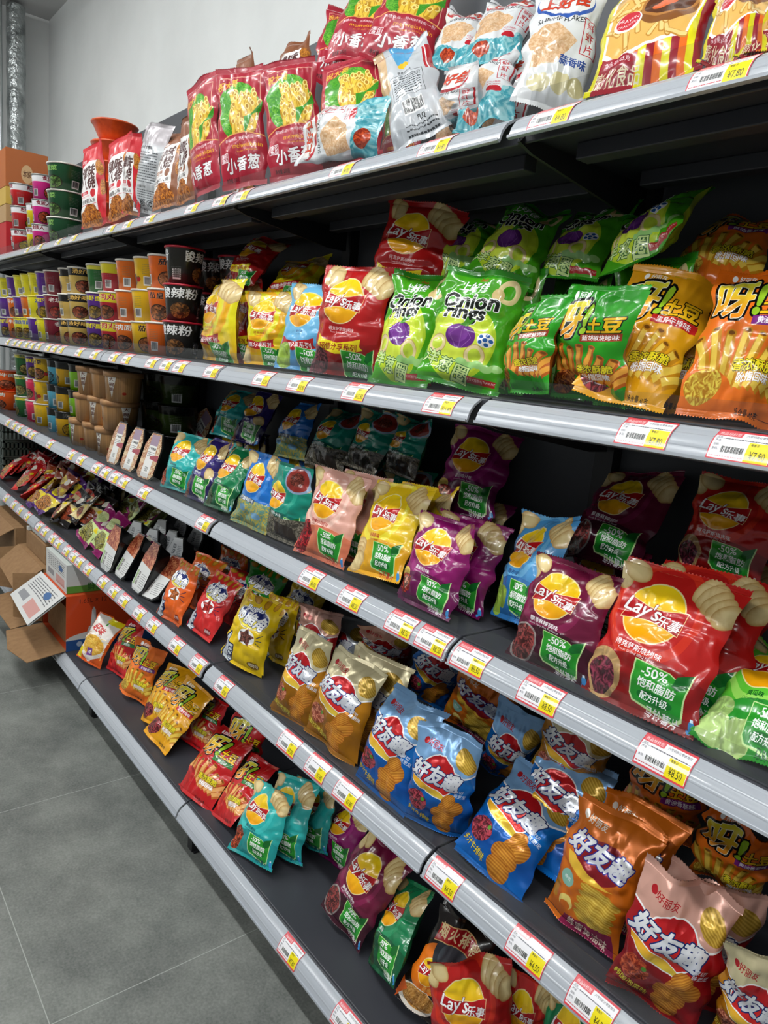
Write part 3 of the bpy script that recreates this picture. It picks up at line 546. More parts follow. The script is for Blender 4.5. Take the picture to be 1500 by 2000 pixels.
# ---------------------------------------------------------------- the setting
Z = [1.737, 1.3263, 0.9254, 0.5216, 0.1206]          # lower edge of each price rail
Y5 = -.0594
m_wall = mat('wall_paint', (.93, .94, .935), .85, noise=(2.2, (.88, .89, .885), 6), bump=(60, .15, .002))
m_ceil = mat('ceiling_paint', (.8, .8, .8), .9)
fl = bpy.data.materials.new('floor_tiles'); fl.use_nodes = True; nt = fl.node_tree; b = nt.nodes['Principled BSDF']
tc = nt.nodes.new('ShaderNodeTexCoord'); sp = nt.nodes.new('ShaderNodeSeparateXYZ'); nt.links.new(tc.outputs['Object'], sp.inputs[0])
def mth(op, a, bb=None, cc=None):
    n = nt.nodes.new('ShaderNodeMath'); n.operation = op
    for i, x in enumerate((a, bb, cc)):
        if x is None: continue
        if isinstance(x, (int, float)): n.inputs[i].default_value = x
        else: nt.links.new(x, n.inputs[i])
    return n.outputs[0]
def seam(sock, off): return mth('LESS_THAN', mth('ABSOLUTE', mth('SUBTRACT', mth('FRACT', mth('MULTIPLY', mth('SUBTRACT', sock, off), 1.25)), .5)), .4987)
sx = mth('SUBTRACT', 1, seam(sp.outputs[0], -.542)); sy = mth('SUBTRACT', 1, seam(sp.outputs[1], -.478)); sm = mth('MAXIMUM', sx, sy)
n1 = nt.nodes.new('ShaderNodeTexNoise'); n1.inputs['Scale'].default_value = 4.5; n1.inputs['Detail'].default_value = 9; n1.inputs['Roughness'].default_value = .68
n2 = nt.nodes.new('ShaderNodeTexNoise'); n2.inputs['Scale'].default_value = 160; n2.inputs['Detail'].default_value = 3
for n in (n1, n2): nt.links.new(tc.outputs['Object'], n.inputs['Vector'])
f = mth('MULTIPLY_ADD', n2.outputs[0], .35, mth('MULTIPLY', n1.outputs[0], .8)); mr = nt.nodes.new('ShaderNodeMapRange'); mr.inputs[1].default_value = .42; mr.inputs[2].default_value = .74; nt.links.new(f, mr.inputs[0])
mx = nt.nodes.new('ShaderNodeMix'); mx.data_type = 'RGBA'; mx.inputs[6].default_value = lin((.36, .375, .36)); mx.inputs[7].default_value = lin((.55, .56, .54)); nt.links.new(mr.outputs[0], mx.inputs[0])
mx2 = nt.nodes.new('ShaderNodeMix'); mx2.data_type = 'RGBA'; mx2.inputs[7].default_value = lin((.66, .67, .65)); nt.links.new(sm, mx2.inputs[0]); nt.links.new(mx.outputs[2], mx2.inputs[6]); nt.links.new(mx2.outputs[2], b.inputs['Base Color']); b.inputs['Roughness'].default_value = .62
WX, WY = -4.95, .63
def struct(name, mb, m): return tag(mb.obj(name, m), kind='structure')
struct('floor', MB().box(WX - .1, -4.2, -.1, 3.2, WY + .1, 0), fl)
struct('ceiling', MB().box(WX - .1, -4.2, 3.45, 3.2, WY + .1, 3.55), m_ceil)
struct('wall_back', MB().box(WX - .1, WY, 0, 3.2, WY + .1, 3.45), m_wall)
struct('wall_left', MB().box(WX - .1, -4.2, 0, WX, WY, 3.45), m_wall)
m_lamp = mat('lamp_diffuser', (1, 1, 1), .5, emit=((.98, 1, .99), LAMP)); m_white = mat('white_metal', (.85, .86, .87), .4)
for i, (lx, ly) in enumerate([(x, y) for y in (-1.05, -2.9) for x in (1.75, .1, -1.55, -3.2)]):
    e = empty('ceiling_lamp', (lx, ly, 3.32)); tag(e, f'long white ceiling lamp, {["first","second","third","fourth"][i % 4]} from the right {["above the aisle edge", "in the far row"][i // 4]}', 'ceiling lamp', 'ceiling lamps over the aisle')
    MB().box(-.62, -.07, .02, .62, .07, .06).obj('lamp_housing', m_white, e); MB().box(-.6, -.055, 0, .6, .055, .02).obj('diffuser', m_lamp, e)
    MB().box(-.4, -.01, .06, -.38, .01, .13).box(.38, -.01, .06, .4, .01, .13).obj('hanger', m_white, e)
# insulated pipe and conduit in the far corner
foil = mat('foil_wrap', (.80, .82, .82), .28, .85, noise=(14, (.55, .57, .57), 3), bump=(26, .9, .02))
mb = MB(); rr = random.Random(1); prof = []
for i in range(90): prof.append((.056 + rr.uniform(-.002, .002), i * .0385))
mb.lathe(prof, 24); tag(mb.obj('insulated_pipe', foil, None, (-4.83, .40, 0), True), 'silver foil wrapped pipe in the far wall corner', 'pipe')
tag(MB().lathe([(.016, 0), (.016, 3.44)], 12).obj('conduit', mat('conduit', (.72, .74, .74), .3, .6), None, (-4.83, .305, 0), True), 'thin grey metal conduit beside the foil wrapped pipe', 'conduit')

# ---------------------------------------------------------------- shelving
m_dark = mat('shelf_paint', (.245, .25, .275), .42, noise=(5, (.22, .225, .25), 3)); m_panel = mat('panel_paint', (.30, .31, .33), .55); m_black = mat('bracket_paint', (.13, .13, .14), .5)
m_rail = mat('rail_plastic', (.70, .72, .75), .22, coat=.5); m_clear = clear_mat('clear_plastic', (.93, .935, .94)); m_seal = mat('rail_end', (.35, .36, .37), .5)
BAYS = [(.9, 1.8), (0, .9), (-.9, 0), (-1.8, -.9), (-2.7, -1.8), (-4.0, -2.7)]; BNAME = ['nearest', 'near right', 'middle right', 'middle', 'far left', 'farthest']; LNAME = ['top', 'second', 'third', 'fourth', 'bottom']
def rail_pt(t, out=0):   # point on the rail face, t from the lower to the upper edge
    n = (-.79, .61); q = .006 * math.sin(math.pi * t) + out + (.0005 if .28 < t < .36 or .62 < t < .68 or t > .93 or t < .06 else 0)
    return (.028 * t + n[0] * q, .036 * t + n[1] * q)
for bi, (xa, xb) in enumerate(BAYS):
    fr = empty('shelving_frame', (xa, .39, 0)); tag(fr, f'dark steel shelving frame with back panel, {BNAME[bi]} bay', 'shelving frame', 'shelving frames')
    MB().box(.02, 0, .1, xb - xa - .02, .012, 2.285).obj('back_panel', m_panel, fr)
    MB().box(-.02, -.028, 0, .02, .02, 2.285).obj('upright', m_black, fr)
    for l in range(5):
        if l == 4: y0 = Y5
        else: y0 = 0
        z = Z[l]; W = xb - xa; g = .004
        sh = empty('shelf', (xa, y0, z)); tag(sh, f'dark grey {LNAME[l]} shelf with a white price rail, {BNAME[bi]} bay', 'shelf', 'shelves of the long wall rack')
        D = .357 - y0
        if l == 4: MB().box(-.014, .045, .004 - z, .014, .36 - y0, -.012).box(-.02, .05, -z, .02, .36 - y0, .006 - z).obj('foot', m_black, sh)
        MB().box(g / 2, .034, .012, W - g / 2, D, .04).box(g / 2, .030, .0, W - g / 2, .036, .037).box(.05, .10, -.012, W - .05, .13, .012).box(.05, .27, -.012, W - .05, .30, .012).box(.024, .30 , .02, W - .024, .3885 - y0, .0395).obj('board', m_dark, sh, bevel=.002)
        a0, a1 = g, W - g
        if (l, bi) in ((0, 2), (1, 2), (2, 3), (3, 3)): a1 = W - .014
        prof = [rail_pt(i / 30) for i in range(31)]; inner = [(y + .0035, zz - .002) for y, zz in prof[::-1]]
        lip = [(.0, -.001), (-.003, .0), (-.003, .004)]
        MB().prism(lip + prof[1:] + inner, a0, a1).obj('price_rail', m_rail, sh)
        if l < 4: MB().prism([(.0315, .034), (.0335, .034), (.0335, .071), (.0315, .071)], a0 + .006, a1 - .006).obj('clear_guard', m_clear, sh)
        MB().prism([(.02, -.0), (.03, .01), (.355 - y0, .01), (.355 - y0, -.045), (.30, -.045), (.05, -.010)], -.002 + .006, .004 + .006).obj('bracket', m_black, sh)
# ---------------------------------------------------------------- goods
_grid = {}
def gnoise(rs, nu, nv, cu, cv):
    a = rs.rand(cv + 2, cu + 2); x = np.linspace(0, cu, nu); y = np.linspace(0, cv, nv); i = np.minimum(x.astype(int), cu); j = np.minimum(y.astype(int), cv)
    fx = x - i; fy = y - j; fx = fx * fx * (3 - 2 * fx); fy = fy * fy * (3 - 2 * fy); fy = fy[:, None]; fx = fx[None, :]
    A = a[j][:, i]; B = a[j][:, i + 1]; D = a[j + 1][:, i]; E = a[j + 1][:, i + 1]
    return (A * (1 - fx) + B * fx) * (1 - fy) + (D * (1 - fx) + E * fx) * fy
def grid_mesh(name, X, Y, Zz, U, V, flip=False, mi=0):
    nv, nu = X.shape; co = np.stack([X, Y, Zz], -1).reshape(-1, 3); idx = np.arange(nu * nv).reshape(nv, nu)
    q = np.stack([idx[:-1, :-1], idx[:-1, 1:], idx[1:, 1:], idx[1:, :-1]], -1).reshape(-1, 4)
    if flip: q = q[:, ::-1]
    return co, q, np.stack([U, V], -1).reshape(-1, 2), mi
def join_mesh(name, parts):
    co = []; fq = []; uvs = []; mi = []; o = 0
    for c, q, uv, m in parts:
        co.append(c); fq.append(q + o); uvs.append(uv); mi += [m] * len(q); o += len(c)
    co = np.concatenate(co); fq = np.concatenate(fq); uvs = np.concatenate(uvs)
    me = bpy.data.meshes.new(name); me.from_pydata(co.tolist(), [], fq.tolist()); me.update()
    ul = me.uv_layers.new(name='UVMap'); li = np.zeros(len(me.loops), np.int32); me.loops.foreach_get('vertex_index', li); ul.data.foreach_set('uv', uvs[li].ravel())
    me.polygons.foreach_set('material_index', mi); me.polygons.foreach_set('use_smooth', [True] * len(mi))
    return me
def pillow(w, hh, t, seed, nu=34, nv=44, v0=.05, flare=.07, crumple=1.0, low=.12):
    rs = np.random.RandomState(seed); u = np.linspace(0, 1, nu); vv = np.linspace(0, 1, nv); U, V = np.meshgrid(u, vv); S = 2 * U - 1; Q = 2 * V - 1
    I = np.clip(1 - np.abs(S) ** 2.5, 0, 1) ** .62; J = np.clip(1 - np.abs(Q + low * (1 - Q * Q)) ** 2.6, 0, 1) ** .58
    wav_b = (gnoise(rs, nu, 1, 3, 1)[0] - .5) * .016 * crumple; wav_t = (gnoise(rs, nu, 1, 3, 1)[0] - .5) * .03 * crumple; topb = rs.uniform(-.012, .02)
    wave = wav_b[None] * (1 - V) ** 4 + (wav_t[None] + topb) * V ** 4
    vf = v0 + V * (1 - 2 * v0); shr = 1 - flare * J; side = (gnoise(rs, nu, nv, 1, 7) - .5) * .012
    Xc = S * w / 2 * shr + side * np.abs(S) ** 3; Zc = vf * hh - .01 * J * Q
    out = []
    for sgn, rows in ((-1, 0), (1, 1)):
        n1 = gnoise(rs, nu, nv, 4, 5); n2 = 1 - np.abs(2 * gnoise(rs, nu, nv, 5, 7) - 1); n3 = 1 - np.abs(2 * gnoise(rs, nu, nv, 13, 4) - 1); n4 = gnoise(rs, nu, nv, 10, 13)
        e = (np.exp(-V / .14) + np.exp(-(1 - V) / .16)); sd = np.abs(S) ** 2
        d = t / 2 * I * J * (1 + crumple * (.30 * (n1 - .5) - .22 * n2 ** 3 * (.4 + sd) - .5 * e * n3 ** 2)) + (n4 - .5) * .0035 * crumple * I * J ** .3
        Yy = sgn * d + wave
        if sgn < 0: out.append(grid_mesh('f', Xc, Yy, Zc, U, vf))
        else: out.append(grid_mesh('b', Xc, Yy, Zc, 1 - U, vf, True, 1))
    def seal(top):
        n = 61; u2 = np.linspace(0, 1, n); rows = np.linspace(0, 1, 7); UU, RR = np.meshgrid(u2, rows); wv = np.interp(u2, u, (wav_t + topb) if top else wav_b)
        zz = (1 - v0 + RR * v0) if top else (v0 - RR * v0); z3 = zz * hh + np.where(RR > .99, ((np.arange(n) % 2) * .0022)[None] * (1 if top else -1) * -1, 0)
        sideX = np.interp(0, [0], [0]); XX = (2 * UU - 1) * w / 2; YY = wv[None] * (1 + RR * .3) + ((np.arange(7) % 2) * 2 - 1)[:, None] * .0005 + np.sin(UU * 9 + seed) * .0015 * RR
        z3 = z3 - (.01 * 0)
        return grid_mesh('s', XX, YY, z3, UU, zz, not top, 0)
    return out, seal(True), seal(False)
IMG = {}; MATS = {}
for k_, fn in KINDS.items(): IMG[k_] = fn()
def kmat(k, **kw):
    if k not in MATS:
        a = IMG[k]; im = a.image('print_' + k); c = a.im[int(a.H * .55), int(a.W * .02)]; c = tuple(float(x) for x in c)
        MATS[k] = (print_mat(k + '_film', im, **kw), mat(k + '_back', tuple(min(1, x * .9) for x in c), .3, coat=.2, bump=(14, .5, .01)))
    return MATS[k]
def place(o, x, y, z, yaw, lean, roll, z0=0):
    m = Matrix.Rotation(R_(yaw), 4, 'Z') @ Matrix.Rotation(-R_(lean), 4, 'X') @ Matrix.Rotation(R_(roll), 4, 'Y'); m.translation = (x, y, z); o.matrix_world = m
FAM = {'l_': ('crisp_packet', 'crisp packet', .052), 'ls': ('crisp_packet', 'crisp packet', .06), 'on': ('onion_ring_packet', 'snack packet', .06), 'ya': ('potato_stick_packet', 'snack packet', .05),
       'ha': ('ridged_crisp_packet', 'crisp packet', .052), 'mi': ('corn_snack_packet', 'snack packet', .055), 'me': ('pasta_snack_packet', 'snack packet', .045), 'sh': ('shrimp_chip_packet', 'snack packet', .055),
       'pr': ('prawn_cracker_packet', 'snack packet', .05), 'ji': ('chicken_snack_pouch', 'snack packet', .045), 'gr': ('chicken_snack_pouch', 'snack packet', .045), 'wa': ('noodle_snack_packet', 'snack packet', .05), 'ya_': 0, 'yn': 0}
GRP = {'l_': 'small crisp packets on the wall rack', 'ls': 'large crisp packets on the second shelf', 'on': 'onion ring packets on the second shelf', 'ya': 'potato stick packets', 'ha': 'ridged crisp packets on the fourth shelf', 'mi': 'corn snack packets on the fourth shelf',
       'me': 'dark red pasta snack packets on the top shelf', 'sh': 'white shrimp chip packets on the top shelf', 'pr': 'striped prawn cracker packets', 'ji': 'chicken snack pouches on the top shelf'}
FILM = {'ha': dict(rough=.24, metal=.25, crinkle=1.1, coat=.15), 'me': dict(rough=.3, crinkle=.7, coat=.25), 'ji': dict(rough=.38, crinkle=.6, coat=.1), 'gr': dict(rough=.3, metal=.3), 'mi': dict(rough=.24, crinkle=1.2), 'on': dict(rough=.2, coat=.5)}
def tray(kind, w, hh, lab, args):
    cream = kind == 'tray_cream'; e = empty('noodle_tray'); tag(e, lab, 'noodle box', 'cream noodle boxes on the third shelf' if cream else 'black noodle trays on the fourth shelf')
    d = .05; P = [(-.5, .1), (-.32, 0), (.32, 0), (.5, .1), (.5, .72), (.28, 1), (-.28, 1), (-.5, .72)]
    mb = MB(); n = len(P)
    for y, s in ((0, 1), (.006, 1.0), (.008, .94), (d, .78)): mb.v += [(x * w * s, y, (z_ - .5) * hh * s + hh / 2) for x, z_ in P]
    for a in range(3):
        for i in range(n): j = (i + 1) % n; mb.f.append((a * n + i, (a + 1) * n + i, (a + 1) * n + j, a * n + j))
    mb.f.append(tuple(3 * n + i for i in range(n))[::-1]); mb.f.append(tuple(range(n)))
    o = mb.obj('tray', M_TRAY, e)
    f = MB(); f.v = [(x * w * .93, -.002, (z_ - .5) * hh * .95 + hh / 2) for x, z_ in P]; f.f = [tuple(range(n))]; me = f.mesh('cover'); ul = me.uv_layers.new(name='UVMap')
    for lp in me.loops: x, y, z_ = me.vertices[lp.vertex_index].co; ul.data[lp.index].uv = (x / w + .5, z_ / hh)
    c = link_mesh('cover', me, kmat(kind, rough=.15, crinkle=0)[0], e)
    place(e, *args)
def packet(kind, x, y, z, yaw, lean, roll, w, hh, lab, seed, thick=None, name=None, cat=None, grp=None, crumple=1.0, nu=34, nv=44, flare=.07):
    p2 = kind[:2]; fam = FAM.get(p2) or ('crisp_packet', 'crisp packet', .05)
    if kind == 'yanhuo': fam = ('crisp_packet', 'crisp packet', .05); p2 = 'yh'
    if p2 == 'pa': fam = ('noodle_packet', 'noodle packet', .035)
    t = thick or fam[2]
    if p2 in ('me', 'ji', 'gr'): flare = .025
    if p2 in ('l_', 'ls', 'ha', 'on', 'mi', 'ya'): crumple = 1.3
    body, top, bot = pillow(w, hh, t, seed, nu, nv, flare=flare, crumple=crumple)
    fr, bk = kmat(kind, **FILM.get(p2, {}))
    o = link_mesh(fam[0], join_mesh(fam[0], body), [fr, bk]); tag(o, lab, fam[1], grp or GRP.get(p2))
    place(o, x, y, z, yaw, lean, roll)
    for nm, sl in (('top_seal', top), ('bottom_seal', bot)): link_mesh(nm, join_mesh(nm, [sl]), [fr], o)
    return o
def cup_mesh(rt, rb, hh, rot):
    seg = 36; me_b = MB(); prof = [(rb * .94, 0), (rb * .94, .004), (rb, .004), (rt * .985, hh - .006)]
    me_b.lathe(prof, seg, caps=(True, False)); me = me_b.mesh('cup'); ul = me.uv_layers.new(name='UVMap')
    for pi, uv in me_b.uv.items():
        p = me.polygons[pi]
        for k, li in enumerate(p.loop_indices):
            u, a = uv[k]; zz = prof[int(a)][1]; ul.data[li].uv = ((u + rot) , zz / hh)
    me.polygons.foreach_set('use_smooth', [len(p.vertices) == 4 for p in me.polygons]); return me
_cupm = {}
def cup(kind, x, y, z, rt, rb, hh, rot, lab, grp, lidm, name='noodle_cup', tub=False):
    key = (kind, rt, rb, hh)
    if key not in _cupm:
        me = cup_mesh(rt, rb, hh, 0); m = kmat(kind, rough=.25, coat=.15, crinkle=0)[0]
        for nd in m.node_tree.nodes:
            if nd.type == 'TEX_IMAGE': nd.extension = 'REPEAT'
        me.materials.append(m)
        lm = MB().lathe([(rt * .98, hh - .006), (rt * 1.03, hh - .006), (rt * 1.04, hh - .003), (rt * 1.03, hh), (rt * .96, hh - .0005), (rt * .4, hh - .0015)] if not tub else [(rt * .98, hh * .82), (rt * 1.05, hh * .82), (rt * 1.06, hh - .002), (rt * 1.04, hh), (rt * .4, hh - .001)], 36, caps=(False, True)).mesh('lid'); lm.materials.append(lidm)
        lm.polygons.foreach_set('use_smooth', [len(p.vertices) == 4 for p in lm.polygons]); _cupm[key] = (me, lm)
    me, lm = _cupm[key]
    o = bpy.data.objects.new(name, me); C.objects.link(o); o.location = (x, y, z); o.rotation_euler = (0, 0, rot); tag(o, lab, 'noodle tub' if tub else 'noodle cup', grp)
    l = bpy.data.objects.new('lid', lm); C.objects.link(l); l.parent = o
    return o
M_TRAY = mat('tray_plastic', (.07, .07, .075), .25, coat=.3)
PACKETS = [
('ls_yellow',-1.042,0.071,1.370,-10,-1,-0,0.309,0.210,'big yellow crisp bag beside the black noodle tubs on the second shelf'),
('ls_red',-1.132,0.161,1.577,9,32,3,0.170,0.184,'dark red crisp bag lying slanted behind the big yellow crisp bag near the noodle tubs'),
('ls_yellow',-0.961,0.209,1.538,20,45,-6,0.160,0.194,'yellow crisp bag lying in shadow behind the front yellow bags of the second shelf'),
('ls_yellow',-0.776,0.070,1.373,10,5,-1,0.175,0.176,'big yellow crisp bag standing between another yellow bag and the light blue bag'),
('ls_blue',-0.615,0.068,1.371,8,11,-1,0.177,0.201,'light blue lime crisp bag leaning left beside the big upright red bag'),
('ls_red',-0.448,0.072,1.370,19,-0,1,0.177,0.225,'big upright red barbecue crisp bag with yellow banner at the second shelf front'),
('ls_red',-0.404,0.152,1.522,24,16,8,0.180,0.214,'big red crisp bag leaning back in shadow above the front red bag'),
('onion',-0.269,0.066,1.363,18,16,-0,0.132,0.230,'green onion ring bag next to the red bag, partly behind another onion ring bag'),
('onion2',-0.120,0.076,1.372,27,9,7,0.155,0.206,'green onion ring bag with white and blue ball, foremost of the onion ring bags'),
('onion',-0.308,0.199,1.578,20,41,1,0.122,0.201,'green onion ring bag lying back beside the shadowed big red bag'),
('onion',-0.154,0.181,1.562,34,34,12,0.130,0.199,'green onion ring bag in the back row with its dark green top edge showing'),
('onion2',-0.056,0.237,1.574,-1,35,-0,0.144,0.179,'green onion ring bag with a ball, lying back with its corner pointing upper right'),
('onion2',0.145,0.156,1.589,-24,40,-35,0.140,0.190,'green onion ring bag on its side with the seam showing, rightmost of the onion rings'),
('ya_green',0.034,0.074,1.376,-23,1,-3,0.158,0.150,'green potato stick bag right of the onion ring bags, turned to the left'),
('ya_green',0.148,0.082,1.374,-8,-11,3,0.140,0.165,'green potato stick bag half hidden by the yellow potato stick bag'),
('ya_yellow',0.206,0.065,1.378,18,33,8,0.131,0.223,'yellow potato stick bag with steak picture at the front of the second shelf'),
('ya_yellow',0.221,0.125,1.378,20,33,8,0.131,0.223,'yellow potato stick bag squeezed behind the front yellow one on the second shelf'),
('ya_orange',0.225,0.218,1.550,8,43,-3,0.130,0.197,'orange potato stick bag lying on top of the others on the second shelf'),
('ya_orange',0.357,0.069,1.371,28,21,6,0.112,0.222,'large orange potato stick bag standing at the right end of the second shelf'),
('l_teal',-1.295,0.062,0.969,9,23,-1,0.165,0.186,'teal crisp bag beside the cream noodle boxes at the front of the third shelf'),
('l_navy',-1.133,0.059,0.970,0,25,-2,0.163,0.196,'dark navy crisp bag in the front row between teal and dark green bags'),
('l_nori',-0.975,0.061,0.973,-2,23,-4,0.163,0.187,'dark green seaweed crisp bag in the front row next to the navy one'),
('l_lake',-0.794,0.057,0.966,2,17,-0,0.170,0.195,'blue crisp bag with a painted yellow landscape in the front row'),
('l_lion',-0.638,0.064,0.969,5,7,-0,0.160,0.189,'shiny teal crisp bag with a red dish picture, foremost in the third shelf row'),
('l_pink',-0.473,0.058,0.967,5,17,-0,0.167,0.204,'pink crayfish crisp bag at the front of the third shelf'),
('l_pink',-0.463,0.113,0.967,8,17,-0,0.167,0.204,'pink crisp bag standing directly behind the front pink one'),
('l_yellow',-0.285,0.067,0.980,-2,22,-7,0.166,0.206,'yellow classic crisp bag at the front between pink and magenta bags'),
('l_yellow',-0.275,0.127,0.980,1,22,-7,0.166,0.206,'yellow classic crisp bag tucked right behind the front yellow one of the third shelf'),
('l_magenta',-0.130,0.059,0.966,2,19,-0,0.158,0.178,'magenta tomato crisp bag at the front edge beside the yellow bag'),
('l_magenta',-0.115,0.114,0.966,5,19,-0,0.158,0.178,'magenta crisp bag directly behind the front magenta one of the third shelf'),
('l_magenta',-0.232,0.233,1.109,16,28,-1,0.152,0.201,'magenta tomato crisp bag standing on top, under the second shelf edge'),
('l_yellow',-0.352,0.330,1.113,-14,17,-4,0.159,0.162,'shadowed yellow crisp bag behind the upper magenta bag'),
('l_teal',-1.341,0.240,1.129,6,25,0,0.166,0.172,'teal crisp bag in the shadowed upper row behind the front teal bag'),
('l_navy',-1.185,0.237,1.126,2,28,-0,0.165,0.182,'navy crisp bag in the shadowed upper row behind the front bags'),
('l_lake',-0.940,0.242,1.122,0,18,-4,0.165,0.168,'blue landscape crisp bag in the shadowed upper row'),
('l_lion',-0.762,0.240,1.122,3,22,1,0.162,0.177,'shiny teal dish crisp bag in the upper row, foremost of the three there'),
('l_lion',-0.607,0.247,1.142,-4,23,1,0.161,0.158,'shiny teal dish crisp bag in the upper row, middle of the three there'),
('l_lion',-0.475,0.252,1.155,-11,23,-1,0.160,0.143,'shiny teal dish crisp bag in the upper row, darkest and farthest right there'),
('l_blue',0.044,0.095,0.998,-29,23,-12,0.178,0.200,'blue lime crisp bag tilted beside the maroon bags of the third shelf'),
('l_maroon',0.160,0.047,0.963,0,23,-1,0.151,0.177,'maroon hot pot crisp bag at the front edge beside the large red bag'),
('l_maroon',0.103,0.229,1.099,-1,37,-1,0.159,0.203,'maroon hot pot crisp bag leaning in shadow above the front maroon one'),
('l_red',0.316,0.050,0.963,4,24,-0,0.175,0.216,'large red barbecue crisp bag at the front edge of the third shelf'),
('l_red',0.336,0.115,0.963,7,24,-0,0.175,0.216,'red crisp bag directly behind the large front red one of the third shelf'),
('l_red',0.300,0.248,1.129,-9,16,-1,0.157,0.162,'shadowed red barbecue crisp bag in the upper row of the third shelf'),
('l_cucumber',0.461,0.056,0.970,1,61,-7,0.123,0.222,'bright green cucumber crisp bag lying at the right end of the third shelf'),
('miao_orange',-1.253,0.050,0.562,5,21,-0,0.156,0.192,'orange corn snack bag at the front beside the black noodle trays'),
('miao_orange',-1.314,0.152,0.567,11,17,1,0.150,0.180,'orange corn snack bag right behind the front orange corn snack bag'),
('miao_orange',-1.323,0.269,0.576,15,13,6,0.145,0.177,'orange corn snack bag at the back, nearest the third shelf edge'),
('miao_red',-1.086,0.072,0.573,9,26,5,0.148,0.192,'red corn snack bag at the front between orange and yellow ones'),
('miao_red',-1.150,0.188,0.566,8,23,0,0.149,0.173,'red corn snack bag behind the front red corn snack bag'),
('miao_green',-1.090,0.243,0.577,21,16,8,0.147,0.188,'green corn snack bag behind the front yellow corn snack bag'),
('miao_yellow',-0.824,0.067,0.577,20,13,9,0.153,0.200,'yellow corn snack bag with a brown star, foremost on the fourth shelf'),
('miao_yellow',-0.834,0.176,0.570,3,14,-4,0.146,0.180,'yellow corn snack bag second behind the front one with the brown star'),
('miao_yellow',-0.939,0.310,0.582,18,5,11,0.134,0.176,'yellow corn snack bag at the back under the third shelf edge'),
('hao_gold',-0.524,0.046,0.556,9,17,-0,0.149,0.221,'gold and cream ridged crisp bag at the front, left of its twin'),
('hao_gold',-0.374,0.049,0.566,8,16,4,0.172,0.212,'gold and cream ridged crisp bag at the front, right of its twin'),
('hao_gold',-0.364,0.109,0.566,11,16,4,0.172,0.212,'gold ridged crisp bag hidden behind the two front gold ones'),
('hao_pink',-0.679,0.198,0.572,9,12,-4,0.149,0.192,'pink topped ridged crisp bag behind the left gold one'),
('hao_grey',-0.633,0.243,0.575,3,17,-6,0.149,0.175,'silver grey ridged crisp bag behind the gold ones, beside the pink one'),
('hao_pink',-0.441,0.246,0.703,35,-40,10,0.128,0.188,'pink topped ridged crisp bag lying turned on top at the back of the fourth shelf'),
('hao_grey',-0.365,0.177,0.578,0,14,-11,0.144,0.156,'silver grey ridged crisp bag peeking between gold and blue ones'),
('hao_blue',-0.297,0.246,0.670,37,-19,17,0.120,0.195,'blue ridged crisp bag hanging in shadow above the front blue ones'),
('hao_orange',-0.141,0.242,0.656,13,-11,18,0.143,0.181,'orange ridged crisp bag lying slanted above the middle blue one'),
('hao_blue',-0.180,0.042,0.559,1,16,-0,0.164,0.211,'blue ridged crisp bag at the front, left one of the blue ones'),
('hao_blue',-0.037,0.067,0.565,22,-0,0,0.132,0.193,'blue ridged crisp bag at the front, middle one of the blue ones'),
('hao_blue',0.103,0.047,0.569,7,41,7,0.152,0.205,'blue ridged crisp bag at the front, right one with its foil corner over the edge'),
('hao_blue',0.133,0.107,0.599,10,41,7,0.152,0.205,'blue ridged crisp bag squeezed right behind the right front blue one'),
('hao_orange',0.277,0.076,0.575,11,7,7,0.132,0.201,'orange honey butter crisp bag standing at the front of the fourth shelf'),
('hao_orange',0.287,0.136,0.575,14,7,7,0.132,0.201,'orange honey butter crisp bag directly behind the front orange one'),
('hao_red',0.415,0.055,0.563,21,2,6,0.128,0.204,'red ridged crisp bag with pink top at the front of the fourth shelf'),
('hao_red',0.425,0.115,0.563,23,2,6,0.128,0.204,'red ridged crisp bag with pink top right behind the front one'),
('hao_gold',0.528,0.093,0.570,13,-12,1,0.092,0.194,'gold and cream ridged crisp bag cut by the lower right corner of the photo'),
('hao_gold',0.095,0.245,0.675,18,-19,13,0.128,0.189,'gold ridged crisp bag lying at the back above the right front blue one'),
('ya_orange',0.279,0.248,0.691,15,-20,8,0.124,0.185,'orange potato stick bag at the back above the front orange crisp bag'),
('ya_orange',0.400,0.254,0.659,18,-19,6,0.112,0.177,'orange potato stick bag at the back near the right edge of the fourth shelf'),
('hao_blue',-0.052,0.250,0.612,29,-29,11,0.099,0.195,'dark blue ridged crisp bag in deep shadow behind the middle front blue one'),
('wang',-1.903,0.004,0.175,24,24,9,0.133,0.190,'white and orange noodle snack bag beside the orange carton on the bottom shelf'),
('ya_red',-1.774,0.066,0.168,7,24,-4,0.153,0.204,'red potato stick bag next to the noodle snack bag on the bottom shelf'),
('ya_orange',-1.537,0.043,0.179,22,19,9,0.142,0.205,'orange potato stick bag on the bottom shelf'),
('ya_yellow',-1.321,0.030,0.180,4,34,-10,0.164,0.208,'yellow potato stick bag partly hidden behind another on the bottom shelf'),
('ya_yellow',-1.214,-0.000,0.175,13,41,10,0.152,0.221,'yellow potato stick bag with its corner pointing out, front of the bottom shelf'),
('ya_red',-1.166,0.097,0.166,7,41,-2,0.151,0.165,'red potato stick bag behind the yellow ones on the bottom shelf'),
('ya_red',-0.905,-0.013,0.161,9,43,-0,0.170,0.212,'large red potato stick bag hanging over the edge of the bottom shelf'),
('ya_red',-0.752,-0.005,0.183,-20,48,-23,0.146,0.190,'red potato stick bag leaning against the teal crisp bag of the bottom shelf'),
('ya_red',-0.948,0.144,0.183,29,-5,16,0.130,0.191,'red potato stick bag in shadow behind the large red one of the bottom shelf'),
('l_teal',-0.580,-0.006,0.174,6,30,-9,0.159,0.181,'teal crisp bag at the front of the bottom shelf'),
('l_teal',-0.550,0.059,0.177,7,21,-11,0.154,0.192,'teal crisp bag second in its row on the bottom shelf'),
